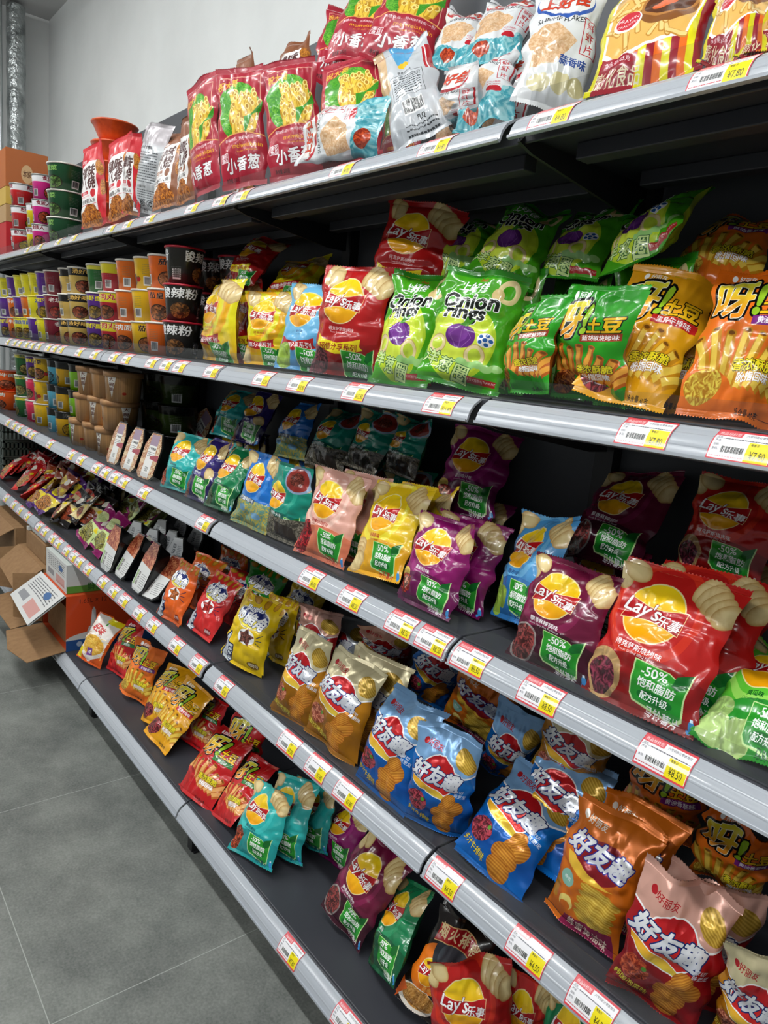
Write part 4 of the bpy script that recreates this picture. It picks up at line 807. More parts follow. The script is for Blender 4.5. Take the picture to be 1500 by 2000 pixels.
('l_teal',-0.543,0.137,0.182,0,21,-14,0.155,0.160,'teal crisp bag third and darkest in its row on the bottom shelf'),
('l_magenta',-0.443,0.149,0.187,-15,28,-18,0.160,0.151,'magenta tomato crisp bag at the back of the bottom shelf'),
('l_maroon',-0.270,0.047,0.184,9,20,13,0.137,0.213,'maroon hot pot crisp bag tilted on the bottom shelf'),
('l_nori',-0.111,0.027,0.208,-37,28,-32,0.171,0.184,'dark green seaweed crisp bag tilted on the bottom shelf'),
('yanhuo',-0.006,0.052,0.187,33,16,18,0.118,0.208,'black and brown crisp bag with a red arched banner on the bottom shelf'),
('l_red',0.124,0.062,0.182,41,6,-8,0.149,0.204,'red barbecue crisp bag at the lower edge of the photo, nearest on the bottom shelf'),
('l_red',0.144,0.173,0.166,27,-9,1,0.093,0.198,'red crisp bag in shadow right of the nearest red one of the bottom shelf'),
('l_nori',0.214,0.201,0.168,32,-9,3,0.093,0.197,'green crisp bag in shadow under the fourth shelf at the right of the bottom shelf'),
('mei',-1.123,0.053,1.797,2,-0,-9,0.153,0.292,'dark red pasta snack bag turned left, leftmost of those on the top shelf'),
('mei',-0.944,0.074,1.798,38,7,-9,0.124,0.294,'dark red pasta snack bag on the top shelf, first facing the aisle'),
('mei',-0.716,0.080,1.793,42,12,-10,0.123,0.267,'dark red pasta snack bag on the top shelf, middle of the front row'),
('mei',-0.546,0.116,1.808,33,23,-14,0.134,0.280,'dark red pasta snack bag behind the sideways white shrimp chip bag'),
('mei',-0.792,0.206,2.042,61,37,9,0.105,0.262,'dark red pasta snack bag of the upper pile, seen sideways at its left'),
('mei',-0.737,0.218,2.080,35,27,4,0.136,0.260,'dark red pasta snack bag of the upper pile, middle one'),
('mei',-0.561,0.209,2.028,44,22,10,0.156,0.261,'dark red pasta snack bag of the upper pile, largest at its right'),
('jin_brown',-1.040,0.242,2.050,20,25,-18,0.108,0.238,'brown snack pouch tip showing behind the middle dark red bag'),
('jin_brown',-1.276,0.240,2.015,-2,-3,1,0.129,0.213,'brown snack pouch tip showing behind the first dark red bag facing the aisle'),
('shrimp_red',-0.369,0.051,1.832,2,7,-85,0.117,0.273,'white shrimp chip bag lying on its side on the top shelf edge'),
('shrimp_back',-0.278,0.073,1.804,17,27,-30,0.113,0.244,'silver back of a shrimp chip bag with nutrition table and barcode'),
('shrimp_red',-0.370,0.212,1.973,51,39,9,0.097,0.229,'white shrimp chip bag in the upper pile beside the dark red bags'),
('shrimp_red',-0.276,0.215,1.963,30,37,2,0.113,0.225,'white shrimp chip bag in the upper pile, right of another'),
('shrimp_red',-0.127,0.073,1.794,13,38,-21,0.101,0.241,'white shrimp chip bag at the top shelf front, right of the silver back'),
('shrimp_red',-0.230,0.127,1.817,-28,-17,15,0.186,0.104,'white shrimp chip bag half hidden behind the silver bag back'),
('shrimp_blue',0.003,0.075,1.794,44,24,6,0.112,0.230,'white and blue garlic shrimp chip bag with a bright reflection on the top shelf'),
('prawn',0.165,0.070,1.791,20,37,-5,0.152,0.286,'striped yellow red orange prawn cracker bag with a wooden bowl picture'),
('prawn',0.294,0.063,1.786,22,41,-3,0.082,0.244,'striped prawn cracker bag second in its row, mostly hidden'),
('prawn',0.344,0.066,1.784,17,50,-3,0.091,0.260,'striped prawn cracker bag at the upper right corner of the photo'),
('jin_red',-2.066,0.060,1.797,17,4,-9,0.140,0.295,'red and white chicken snack pouch, leftmost one on the top shelf'),
('jin_red',-1.785,0.060,1.799,14,6,-12,0.138,0.275,'red and white chicken snack pouch, second from the left on the top shelf'),
('jin_red',-1.673,0.056,1.799,3,-3,9,0.136,0.239,'red chicken snack pouch behind the second one on the top shelf'),
('grey_back',-1.579,0.069,1.796,15,-5,11,0.130,0.263,'silver grey pouch back with black print on the top shelf'),
('jin_brown',-1.407,0.058,1.794,9,12,-9,0.132,0.256,'brown and white chicken snack pouch right of the silver grey pouch back'),
('jin_brown',-1.244,0.055,1.790,-2,3,-4,0.124,0.225,'brown and white chicken snack pouch half hidden by the leftmost dark red bag'),
('tray_black',-1.843,0.040,0.557,0,17,-0,0.122,0.179,'black noodle tray with a tilted label card, leftmost at the fourth shelf front'),
('tray_black',-1.722,0.049,0.565,-6,29,-3,0.123,0.180,'black noodle tray seen edge-on, second at the fourth shelf front'),
('tray_black',-1.545,0.048,0.565,-4,24,-2,0.120,0.186,'black noodle tray with reddish picture, third at the fourth shelf front'),
('tray_black',-1.456,0.054,0.569,-1,42,-8,0.122,0.177,'black noodle tray lying back beside the orange corn snack bag'),
('tray_cream',-1.817,0.050,0.962,2,16,-0,0.121,0.160,'cream noodle box beside the wooden tubs, leftmost of the front three'),
('tray_cream',-1.668,0.051,0.963,4,18,-0,0.121,0.159,'cream noodle box in the middle of the front three'),
('tray_cream',-1.508,0.051,0.963,5,18,-0,0.121,0.161,'cream noodle box with a pink picture beside the teal crisp bag'),
('tray_cream',-1.956,0.297,1.018,12,17,34,0.115,0.199,'cream noodle box lying back behind the front three, left one'),
('tray_cream',-1.809,0.332,1.025,9,5,40,0.109,0.196,'cream noodle box lying back behind the front three, right one'),
('tray_white',-1.877,0.134,0.569,5,18,-5,0.123,0.166,'black noodle tray with a white label in the rear group, first from the left'),
('tray_white',-1.839,0.212,0.575,2,20,-8,0.125,0.172,'black noodle tray with a white label in the rear group, third from the left'),
('tray_white',-1.688,0.197,0.575,1,19,-8,0.124,0.165,'black noodle tray with a white label in the rear group, fifth from the left'),
('tray_white',-1.601,0.185,0.574,-0,19,-9,0.124,0.161,'black noodle tray with a white label in the rear group, sixth from the left'),
('tray_white',-1.818,0.284,0.581,-1,21,-11,0.127,0.179,'black noodle tray with a white label in the rear group, deepest in the shadow'),
('tray_white',-1.678,0.288,0.582,-3,21,-12,0.127,0.174,'black noodle tray with a white label in the rear group, farthest right'),
('tray_white',-1.750,0.150,0.571,3,18,-6,0.123,0.163,'black noodle tray with a white label in the rear group, second from the left'),
('ls_red',-1.132,0.196,1.368,0,4,0,0.161,0.235,'large crisp bag hidden under the slanted dark red crisp bag'),
('ls_yellow',-0.961,0.244,1.368,0,4,0,0.161,0.207,'large crisp bag hidden under the shadowed yellow crisp bag'),
('ls_red',-0.404,0.187,1.368,0,4,0,0.161,0.190,'large crisp bag hidden under the leaning big red bag'),
('onion',-0.308,0.234,1.368,0,4,0,0.138,0.235,'onion ring bag hidden under the onion ring bag beside the leaning red bag'),
('onion',-0.154,0.216,1.368,0,4,0,0.138,0.231,'onion ring bag hidden under the onion ring bag with the dark green top edge'),
('onion2',-0.056,0.272,1.368,0,4,0,0.138,0.235,'onion ring bag hidden under the onion ring bag with its corner pointing up'),
('onion2',0.145,0.191,1.368,0,4,0,0.138,0.235,'onion ring bag hidden under the onion ring bag lying on its side'),
('ya_orange',0.225,0.253,1.368,0,4,0,0.143,0.205,'potato stick bag hidden under the lying orange potato stick bag'),
('l_magenta',-0.232,0.268,0.967,0,4,0,0.152,0.179,'crisp bag hidden under the upper magenta tomato bag'),
('l_yellow',-0.352,0.300,0.967,0,4,0,0.152,0.183,'crisp bag hidden under the upper shadowed yellow bag'),
('l_teal',-1.341,0.275,0.967,0,4,0,0.152,0.199,'crisp bag hidden under the upper teal bag'),
('l_navy',-1.185,0.272,0.967,0,4,0,0.152,0.195,'crisp bag hidden under the upper navy bag'),
('l_lake',-0.940,0.277,0.967,0,4,0,0.152,0.192,'crisp bag hidden under the upper blue landscape bag'),
('l_lion',-0.762,0.275,0.967,0,4,0,0.152,0.192,'crisp bag hidden under the foremost upper teal dish bag'),
('l_lion',-0.607,0.282,0.967,0,4,0,0.152,0.205,'crisp bag hidden under the middle upper teal dish bag'),
('l_lion',-0.475,0.287,0.967,0,4,0,0.152,0.205,'crisp bag hidden under the darkest upper teal dish bag'),
('l_maroon',0.103,0.264,0.967,0,4,0,0.152,0.168,'crisp bag hidden under the leaning maroon bag'),
('l_red',0.300,0.283,0.967,0,4,0,0.152,0.198,'crisp bag hidden under the shadowed red barbecue bag'),
('mei',-0.792,0.241,1.779,0,4,0,0.133,0.280,'pasta snack bag hidden under the left bag of the dark red upper pile'),
('mei',-0.737,0.253,1.779,0,4,0,0.133,0.280,'pasta snack bag hidden under the middle bag of the dark red upper pile'),
('mei',-0.561,0.244,1.779,0,4,0,0.133,0.280,'pasta snack bag hidden under the right bag of the dark red upper pile'),
('jin_brown',-1.040,0.277,1.779,0,4,0,0.120,0.250,'brown snack pouch hidden under the brown pouch behind the middle dark red bag'),
('shrimp_red',-0.370,0.247,1.779,0,4,0,0.152,0.231,'shrimp chip bag hidden under the left shrimp chip bag of the upper pile'),
('shrimp_red',-0.276,0.250,1.779,0,4,0,0.152,0.221,'shrimp chip bag hidden under the right shrimp chip bag of the upper pile'),
('jin_brown',-1.332,0.269,1.779,0,0,0,0.125,0.25,'brown snack pouch standing hidden under another behind the first dark red bag facing the aisle'),
]
NOODLE_PACKS = [
('pack_red',-3.704,0.090,0.600,-13,39,-7,'red instant noodle pack at the shelf front, fourth from left'),
('pack_red',-3.339,0.090,0.600,5,42,-22,'red instant noodle pack at the shelf front, ninth from left'),
('pack_red',-3.121,0.080,0.600,-24,49,-12,'red instant noodle pack at the shelf front, tenth from left'),
('pack_red',-3.926,0.200,0.600,-13,55,-1,'red instant noodle pack in the middle of the pile, second from left'),
('pack_red',-3.594,0.200,0.618,17,37,7,'red instant noodle pack in the middle of the pile, sixth from left'),
('pack_red',-3.666,0.280,0.626,-17,42,18,'red instant noodle pack at the back of the pile, fifth from left'),
('pack_red',-3.475,0.300,0.675,1,46,9,'red instant noodle pack at the back of the pile, seventh from left'),
('pack_red',-4.296,0.320,0.600,-22,47,5,'red instant noodle pack at the back of the pile, first from left'),
('pack_red',-3.385,0.330,0.672,-10,21,18,'red instant noodle pack at the back of the pile, eighth from left'),
('pack_blue',-4.489,0.250,0.600,-1,45,19,'blue instant noodle pack at the far left of the fourth shelf'),
('pack_red',-3.889,0.150,0.600,11,52,-5,'red instant noodle pack in the middle of the pile, third from left'),
('pack_orange',-3.160,0.180,0.640,15,36,22,'brown and orange instant noodle pack in the middle of the pile, fourth from left'),
('pack_orange',-3.168,0.240,0.672,19,23,-18,'brown and orange instant noodle pack at the back of the pile, second from left'),
('pack_orange',-3.163,0.300,0.677,-14,54,-3,'brown and orange instant noodle pack at the back of the pile, third from left'),
('pack_orange',-3.210,0.150,0.632,6,31,0,'brown and orange instant noodle pack in the middle of the pile, first from left'),
('pack_orange',-2.805,0.120,0.675,-6,32,4,'brown and orange instant noodle pack in the middle of the pile, sixth from left'),
('pack_purple',-2.977,0.070,0.600,4,52,9,'purple and yellow instant noodle pack at the shelf front, second from left'),
('pack_purple',-2.787,0.070,0.600,21,50,25,'purple and yellow instant noodle pack at the shelf front, seventh from left'),
('pack_purple',-2.867,0.160,0.600,9,26,18,'purple and yellow instant noodle pack in the middle of the pile, fifth from left'),
('pack_purple',-2.866,0.200,0.630,23,52,3,'purple and yellow instant noodle pack in the middle of the pile, sixth from left'),
('pack_purple',-2.883,0.260,0.676,11,27,17,'purple and yellow instant noodle pack at the back of the pile, fourth from left'),
('pack_purple',-2.943,0.320,0.689,4,30,-22,'purple and yellow instant noodle pack at the back of the pile, third from left'),
('pack_purple',-2.699,0.200,0.626,18,55,-21,'purple and yellow instant noodle pack in the middle of the pile, eighth from left'),
('pack_purple',-3.002,0.250,0.641,15,34,-17,'purple and yellow instant noodle pack at the back of the pile, first from left'),
('pack_orange',-3.004,0.100,0.600,-10,47,19,'brown and orange instant noodle pack at the shelf front, fifth from left'),
('pack_black',-2.579,0.070,0.600,-23,42,-23,'black and cream instant noodle pack at the shelf front, second from left'),
('pack_black',-2.523,0.090,0.600,11,32,19,'black and cream instant noodle pack at the shelf front, eighth from left'),
('pack_black',-2.564,0.150,0.600,24,38,25,'black and cream instant noodle pack in the middle of the pile, sixth from left'),
('pack_black',-2.567,0.200,0.629,-10,23,5,'black and cream instant noodle pack in the middle of the pile, fifth from left'),
('pack_black',-2.591,0.260,0.670,-23,27,-5,'black and cream instant noodle pack at the back of the pile, first from left'),
('pack_black',-2.571,0.300,0.689,6,25,-23,'black and cream instant noodle pack at the back of the pile, third from left'),
('pack_black',-2.517,0.170,0.600,18,31,23,'black and cream instant noodle pack in the middle of the pile, ninth from left'),
('pack_black',-2.561,0.240,0.604,20,33,-2,'black and cream instant noodle pack at the back of the pile, seventh from left'),
('pack_black',-2.568,0.300,0.636,1,43,5,'black and cream instant noodle pack at the back of the pile, fourth from left'),
('pack_green',-2.167,0.080,0.603,3,42,22,'magenta and pale green instant noodle pack at the shelf front, third from left'),
('pack_green',-2.024,0.080,0.600,0,35,11,'magenta and pale green instant noodle pack at the shelf front, fifth from left'),
('pack_green',-2.201,0.270,0.719,-13,31,24,'magenta and pale green instant noodle pack at the back of the pile, second from left'),
('pack_green',-2.012,0.290,0.732,1,39,-24,'magenta and pale green instant noodle pack at the back of the pile, sixth from left'),
('pack_green',-2.431,0.300,0.677,-4,40,-24,'magenta and pale green instant noodle pack at the back of the pile, first from left'),
('pack_green',-2.165,0.310,0.709,6,42,-22,'magenta and pale green instant noodle pack at the back of the pile, fourth from left'),
('pack_red',-3.741,0.255,0.628,16,39,-20,'red instant noodle pack lying inside the pile of its colour'),
('pack_red',-3.201,0.149,0.659,-3,55,-0,'red instant noodle pack lying inside the pile of its colour'),
('pack_red',-3.765,0.236,0.625,-21,36,-19,'red instant noodle pack lying inside the pile of its colour'),
('pack_red',-3.615,0.246,0.643,-31,47,39,'red instant noodle pack lying inside the pile of its colour'),
('pack_red',-3.856,0.207,0.643,13,50,15,'red instant noodle pack lying inside the pile of its colour'),
('pack_orange',-2.901,0.211,0.674,7,41,-35,'brown and orange instant noodle pack lying inside the pile of its colour'),
('pack_orange',-2.722,0.188,0.632,36,61,18,'brown and orange instant noodle pack lying inside the pile of its colour'),
('pack_orange',-2.748,0.160,0.641,30,41,21,'brown and orange instant noodle pack lying inside the pile of its colour'),
('pack_purple',-2.766,0.217,0.662,36,73,0,'purple and yellow instant noodle pack lying inside the pile of its colour'),
('pack_purple',-2.731,0.141,0.652,1,38,32,'purple and yellow instant noodle pack lying inside the pile of its colour'),
('pack_purple',-2.622,0.218,0.633,-20,36,-13,'purple and yellow instant noodle pack lying inside the pile of its colour'),
('pack_purple',-2.707,0.179,0.643,27,75,-26,'purple and yellow instant noodle pack lying inside the pile of its colour'),
('pack_black',-2.402,0.143,0.660,38,44,21,'black and cream instant noodle pack lying inside the pile of its colour'),
('pack_black',-2.450,0.122,0.666,-13,43,-5,'black and cream instant noodle pack lying inside the pile of its colour'),
('pack_black',-2.484,0.177,0.647,-7,61,-17,'black and cream instant noodle pack lying inside the pile of its colour'),
('pack_black',-2.552,0.132,0.626,2,51,25,'black and cream instant noodle pack lying inside the pile of its colour'),
('pack_green',-1.973,0.219,0.679,-35,36,-29,'magenta and pale green instant noodle pack lying inside the pile of its colour'),
('pack_green',-2.026,0.200,0.665,-12,78,-40,'magenta and pale green instant noodle pack lying inside the pile of its colour'),
('pack_green',-1.824,0.149,0.673,-37,78,21,'magenta and pale green instant noodle pack lying inside the pile of its colour'),
]
for i, (k, x, y, z, yaw, lean, roll, w_, h_, lab) in enumerate(PACKETS):
    if k.startswith('tray'): tray(k, w_, h_, lab, (x, y, z, yaw, lean, roll)); continue
    packet(k, x, y, z, yaw, lean, roll, w_, h_, lab, 100 + i)
for i, (k, x, y, z, yaw, lean, roll, lab) in enumerate(NOODLE_PACKS):
    q = packet(k, x, y + .03, z, yaw, lean, roll, .14, .18, lab, 500 + i, nu=20, nv=24, grp='instant noodle packs piled on the fourth shelf', crumple=1.9)
    m = q.matrix_world.copy(); c = m @ Vector((0, 0, .085)); m.translation = m.translation - (c - Vector((x, y + .03, z))); lowz = min((m @ Vector((sx_ * .065, 0, zz))).z for sx_ in (-1, 1) for zz in (0, .17))
    m.translation.z += max(0, .568 - lowz); q.matrix_world = m
# ---- cups of the second shelf
LW = mat('lid_white', (.86, .84, .80), .3); LR = mat('lid_red', (.72, .12, .2), .3); LY = mat('lid_yellow', (.85, .8, .3), .3); LF = mat('lid_foil', (.6, .6, .58), .35, .5); LB = mat('lid_black', (.08, .08, .08), .2, coat=.3); LWD = mat('lid_wood', (.72, .55, .37), .5, noise=(30, (.6, .42, .27), 3)); LO = mat('lid_orange', (.85, .3, .1), .3)
TIER = ['bottom', 'middle', 'top']; OR = ['first', 'second', 'third', 'fourth', 'fifth', 'sixth', 'seventh', 'eighth', 'ninth', 'tenth', 'eleventh', 'twelfth', 'thirteenth', 'fourteenth', 'fifteenth']
CN = {'black': 'black and red', 'tomato': 'orange tomato', 'yellow': 'yellow tomato', 'orange': 'orange', 'red': 'red and yellow', 'purple': 'purple', 'tang': 'cream and black', 'maroon': 'maroon', 'yb': 'bright yellow', 'obowl': 'bright orange', 'gveg': 'green and yellow', 'crimson': 'crimson', 'kblue': 'black and blue', 'kyel': 'black and yellow', 'kgreen': 'black and green', 'kdark': 'dark green', 'pink': 'pink', 'redw': 'red and white', 'yelw': 'yellow and white', 'green': 'dark green', 'wood': 'wooden look'}
COLS2 = [(-1.376, ('black', 'black', 'black')), (-1.519, ('tomato', 'tomato', 'tomato')), (-1.658, ('yellow', 'yellow', 'yellow')), (-1.81, ('orange', 'orange', 'orange')), (-1.994, ('red', 'red', 'red')), (-2.148, ('purple', 'purple', 'gveg')), (-2.39, ('tang', 'tang', 'tang')), (-2.515, ('tang', 'tang', 'tang')),
         (-2.736, ('maroon', 'maroon', 'maroon')), (-2.887, ('yb', 'purple', 'purple')), (-3.04, ('purple', 'yb', 'yb')), (-3.162, ('yb', 'orange', 'yb')), (-3.334, ('yb', 'purple', 'yb')), (-3.484, ('orange', 'orange', 'purple')), (-3.669, ('purple', 'purple', 'yb'))]
rd = random.Random(9)
for ci, (x, ks) in enumerate(COLS2):
    for t in range(3):
        k = ks[t]; blk = k == 'black'; hh = .107 if blk else .102; rt = .058 if blk else (.056 if ci < 6 else .057)
        cup('cup_' + k, x + rd.uniform(-.004, .004), .112 + rd.uniform(-.004, .004), Z[1] + .0405 + t * hh, rt, rt * .78, hh, R_(-95 + rd.uniform(-25, 25)) + (1.25 if t == 2 and ci % 5 != 1 else (rd.choice((0, 0, .5, 1.3)) if ci else 0)), f'{CN[k]} noodle cup, {TIER[t]} of the {OR[ci]} second shelf stack from the right', 'noodle cups stacked on the second shelf', LR if blk else (LW if k != 'yb' else LY))
for ci, (x, y, n, k) in enumerate([(-1.30, .245, 3, 'black'), (-1.46, .245, 3, 'black'), (-1.62, .24, 3, 'yellow'), (-1.95, .24, 3, 'gveg'), (-2.35, .24, 3, 'tang')]):
    for t in range(n): cup('cup_' + k, x, y, Z[1] + .0405 + t * .104, .056, .045, .104, R_(-100 + 20 * ci), f'{CN[k]} noodle cup, {TIER[t]} of the {OR[ci]} rear stack on the second shelf', 'noodle cups stacked in the rear row of the second shelf', LR if k == 'black' else LW)
# ---- third shelf: wooden tubs and cups
for ci, (x, y, n) in enumerate([(-1.95, .125, 3), (-2.105, .125, 3), (-2.235, .11, 3)]):
    for t in range(n): cup('wood', x + (.03 if t == 2 else 0) - (.06 if t == 0 else 0), y, Z[2] + .0405 + t * .108, .068, .060, .108, R_(-130 + 70 * ((ci + t) % 2) + 10 * t), f'wooden look noodle tub at the {TIER[t]} of the {OR[ci]} stack from the right', 'wooden look noodle tubs on the third shelf', LWD, 'noodle_tub', True)
for ci, (x, ks) in enumerate([(-2.40, ('kgreen',) * 3), (-2.60, ('kyel',) * 3), (-2.735, ('kblue',) * 3), (-2.97, ('yellow', 'yellow', 'yellow')), (-3.13, ('crimson', 'crimson', 'purple')), (-3.36, ('gveg',) * 3), (-3.72, ('obowl', 'obowl'))]):
    for t, k in enumerate(ks):
        hh = .108; rt = .075 if k == 'obowl' else .056; cup('cup_' + k, x, .12, Z[2] + .0405 + t * hh, rt, rt * .84, hh, R_(-90 + 23 * ci + 40 * t), f'{CN[k]} noodle cup, {TIER[t]} of the {OR[ci]} stack left of the wooden tubs', 'noodle cups on the third shelf', LB if k[0] == 'k' else (LO if k == 'obowl' else LW))
for ci, (x, y) in enumerate([(-1.80, .29), (-1.98, .29)]):
    for t in range(3): cup('cup_kdark', x, y, Z[2] + .0405 + t * .11, .075, .064, .11, ci, f'dark green shadowed tub at the {TIER[t]} of the {OR[ci]} stack behind the wooden tubs', 'dark tubs at the back of the third shelf', LB, 'noodle_tub')
# ---- top shelf, far left
for t in range(3): cup('cup_green', -2.66, .12, Z[0] + .0405 + t * .108, .074, .06, .108, R_(-140 + 6 * t), f'dark green noodle tub at the {TIER[t]} of the stack on the top shelf', 'dark green noodle tubs on the top shelf', LW, 'noodle_tub')
for ci, (x, y, ks, r) in enumerate([(-2.84, .16, ('redw', 'redw', 'redw'), .042), (-2.95, .10, ('pink', 'pink', 'pink'), .047), (-3.11, .11, ('yelw', 'yelw', 'yelw'), .044), (-3.27, .09, ('redw', 'redw', 'redw'), .056)]):
    for t, k in enumerate(ks):
        if ci == 2 and t == 2: continue
        cup('cup_' + k, x - (.02 if t == 2 and ci == 3 else 0), y, Z[0] + .0405 + t * .106, r, r * .82, .106, R_(-120 + 35 * t + 20 * ci), f'{CN[k]} noodle cup, {TIER[t]} of the {OR[ci]} stack left of the green tubs', 'tall noodle cups on the top shelf', LF)
m_bowl = mat('orange_plastic', (.88, .35, .12), .3, coat=.3, noise=(60, (.80, .28, .08), 2))
for t in range(6):
    prof = [(.045, 0), (.05, .002), (.062, .02), (.082, .062), (.088, .066), (.09, .070), (.087, .074), (.02, .074)]
    tag(MB().lathe(prof, 40, caps=(True, True)).obj('noodle_bowl', m_bowl, None, (-2.34, .215, Z[0] + .0405 + t * .076), True), f'orange foil topped noodle bowl, {OR[t]} from the bottom of its stack', 'noodle bowl', 'orange noodle bowls stacked on the top shelf')
# ---- cartons
def carton(name, x0, y0, z0, x1, y1, z1, m, lab, grp=None, art=None, art2=None, open_front=False):
    e = empty(name, ((x0 + x1) / 2, y0, z0)); tag(e, lab, 'carton', grp); ox, oy, oz = e.location; t = .004
    mb = MB(); X0, X1, Y0, Y1, Z0, Z1 = x0 - ox, x1 - ox, y0 - oy, y1 - oy, z0 - oz, z1 - oz
    if open_front: mb.box(X0, Y0, Z0, X0 + t, Y1, Z1).box(X1 - t, Y0, Z0, X1, Y1, Z1).box(X0, Y0, Z0, X1, Y1, Z0 + t).box(X0, Y0, Z1 - t, X1, Y1, Z1).box(X0, Y1 - t, Z0, X1, Y1, Z1)
    else: mb.box(X0, Y0, Z0, X1, Y1, Z1)
    mb.obj('box', m, e, bevel=.002)
    for nm, a, face in (('side_print', art, 'x'), ('front_print', art2, 'y')):
        if not a: continue
        f = MB(); f.v = [(X1 + .001, Y0, Z0), (X1 + .001, Y1, Z0), (X1 + .001, Y1, Z1), (X1 + .001, Y0, Z1)] if face == 'x' else [(X0, Y0 - .001, Z0), (X1, Y0 - .001, Z0), (X1, Y0 - .001, Z1), (X0, Y0 - .001, Z1)]
        f.f = [(0, 1, 2, 3)]; me = f.mesh(nm); ul = me.uv_layers.new(name='UVMap')
        for k, uv in enumerate(((0, 0), (1, 0), (1, 1), (0, 1))): ul.data[k].uv = uv
        link_mesh(nm, me, print_mat(nm, a.image(nm), .6, crinkle=0), e)
    return e
def flap(e, pts, m, name='flap', th=.003):
    p = [Vector(q) - e.location for q in pts]; n = (p[1] - p[0]).cross(p[-1] - p[0]).normalized() * th; k = len(p)
    mb = MB(); mb.v = [tuple(q) for q in p] + [tuple(q + n) for q in p]; mb.f = [tuple(range(k))[::-1], tuple(k + i for i in range(k))] + [(i, (i + 1) % k, k + (i + 1) % k, k + i) for i in range(k)]
    return mb.obj(name, m, e)
m_kraft = mat('kraft_board', (.62, .48, .33), .8, noise=(40, (.56, .42, .28), 4)); m_ori = mat('orange_board', (.80, .30, .12), .6); m_wb = mat('white_board', (.80, .81, .80), .6)
def art_box(kind):
    if kind == 'rocket':
        a = Art(384, .62); a.fill(h('d84818')); a.rect(0, .48, 1, .62, h('24508c')); a.ell(.3, .52, .32, .1, h('d8d4d0')); a.rect(0, .5, 1, .62, h('24508c'))
        a.poly([(.27, .18), (.29, .14), (.31, .18), (.33, .44), (.25, .44)], h('d8d4d0')); a.poly([(.24, .36), (.34, .36), (.38, .48), (.2, .48)], h('c8c4c4')); a.text('1.65L × 12 (瓶)', .35, .07, .07, h('5c1c10'), 0); a.ell(.14, .55, .03, .03, h('a8b4c8')); return a
    if kind == 'white':
        a = Art(256, .4); a.fill(h('d4d6d4')); a.rect(0, .3, 1, .4, h('5c9c3c')); a.text('鲜面', .4, .32, .12, h('2c6c24'), .02); a.poly([(.7, .05), (.9, .1), (.75, .2)], h('7c2038')); return a
    if kind == 'label':
        a = Art(256, 1.0); a.fill(h('d8d8d6')); a.lines(.1, .12, .9, 6, .07, h('5c5c60'), 4); a.rect(.1, .62, .4, .82, h('909094')); a.rect(.5, .6, .9, .9, h('d09890')); a.line([(.72, .3), (.72, .31)], .2, h('3c6498')); return a
    a = Art(256, .5); c = {'o': h('b8642c'), 'y': h('d8b04c'), 't': h('c09868'), 'r': h('c8202c')}[kind]; a.fill(c)
    if kind == 'r': a.text('酱烧牛肉', .5, .25, .2, WHT, .03, 0, 0, out=[(BLK, .03)])
    if kind == 't': a.text('和腰果味', .5, .25, .2, h('4c7098'), .02)
    if kind == 'y': a.ell(.25, .25, .16, .16, h('e8c888')); a.text('吉品', .7, .25, .24, BLK, .02)
    if kind == 'o': a.ell(.5, .3, .14, .12, h('d8b080')); a.text('本家', .5, .3, .1, h('5c3418'), .01)
    return a
for i, (k, z0, z1, lab) in enumerate([('r', 0, .165, 'red carton at the bottom of the pile, far left of the top shelf'), ('t', .167, .25, 'tan carton with blue writing in the pile on the top shelf'), ('y', .252, .335, 'yellow carton in the pile on the top shelf'), ('o', .337, .52, 'brown orange carton on top of the pile on the top shelf')]):
    cm = mat('board_' + k, {'o': (.72, .4, .18), 'y': (.8, .66, .3), 't': (.72, .58, .4), 'r': (.75, .14, .16)}[k], .6)
    carton('carton', -4.05, .06, Z[0] + .0405 + z0, -3.50, .26, Z[0] + .0405 + z1, cm, lab, 'cartons piled at the far left of the top shelf', art_box(k))
DZ = Z[4] + .0405
e = carton('carton', -2.42, -.03, DZ, -2.07, .34, .392, m_ori, 'orange carton with a rocket picture and open flaps on the bottom shelf', None, art_box('rocket'), None, True)
e2 = MB().box(-.17, .02, .006, .17, .3, .16).obj('inner_board', m_kraft, e)
fw = flap(e, [(-2.07, -.03, .392), (-2.42, -.03, .392), (-2.44, -.15, .30), (-2.10, -.16, .28)], m_wb, 'top_flap')
fl2 = MB(); q = [Vector(p) - e.location for p in ((-2.44, -.152, .302), (-2.10, -.162, .282), (-2.07, -.033, .396), (-2.42, -.033, .396))]; fl2.v = [tuple(p + Vector((0, -.003, .003))) for p in q]; fl2.f = [(0, 1, 2, 3)]; me = fl2.mesh('flap_label'); ul = me.uv_layers.new(name='UVMap')
for k, uv in enumerate(((0, 0), (1, 0), (1, 1), (0, 1))): ul.data[k].uv = uv
link_mesh('flap_label', me, print_mat('flap_label', art_box('label').image('flap_label'), .6, crinkle=0), e)
flap(e, [(-2.42, -.03, DZ + .005), (-2.07, -.03, DZ + .005), (-2.09, -.17, .135), (-2.28, -.20, .125), (-2.45, -.17, .14)], m_kraft, 'bottom_flap')
flap(e, [(-2.42, -.03, DZ + .01), (-2.42, -.03, .39), (-2.50, -.13, .38), (-2.50, -.13, DZ + .02)], m_kraft, 'side_flap')
carton('carton', -2.40, -.02, .394, -2.10, .26, .512, mat('white_green', (.8, .82, .8), .6), 'white and green carton lying on the orange rocket carton', None, art_box('white'), art_box('label'))
e = carton('carton', -2.90, -.02, DZ, -2.45, .33, .40, m_kraft, 'open brown carton with folded flaps left of the rocket carton', None, None, None, True)
flap(e, [(-2.90, -.02, DZ + .01), (-2.45, -.02, DZ + .01), (-2.46, -.15, .14), (-2.88, -.16, .15)], m_kraft, 'bottom_flap')
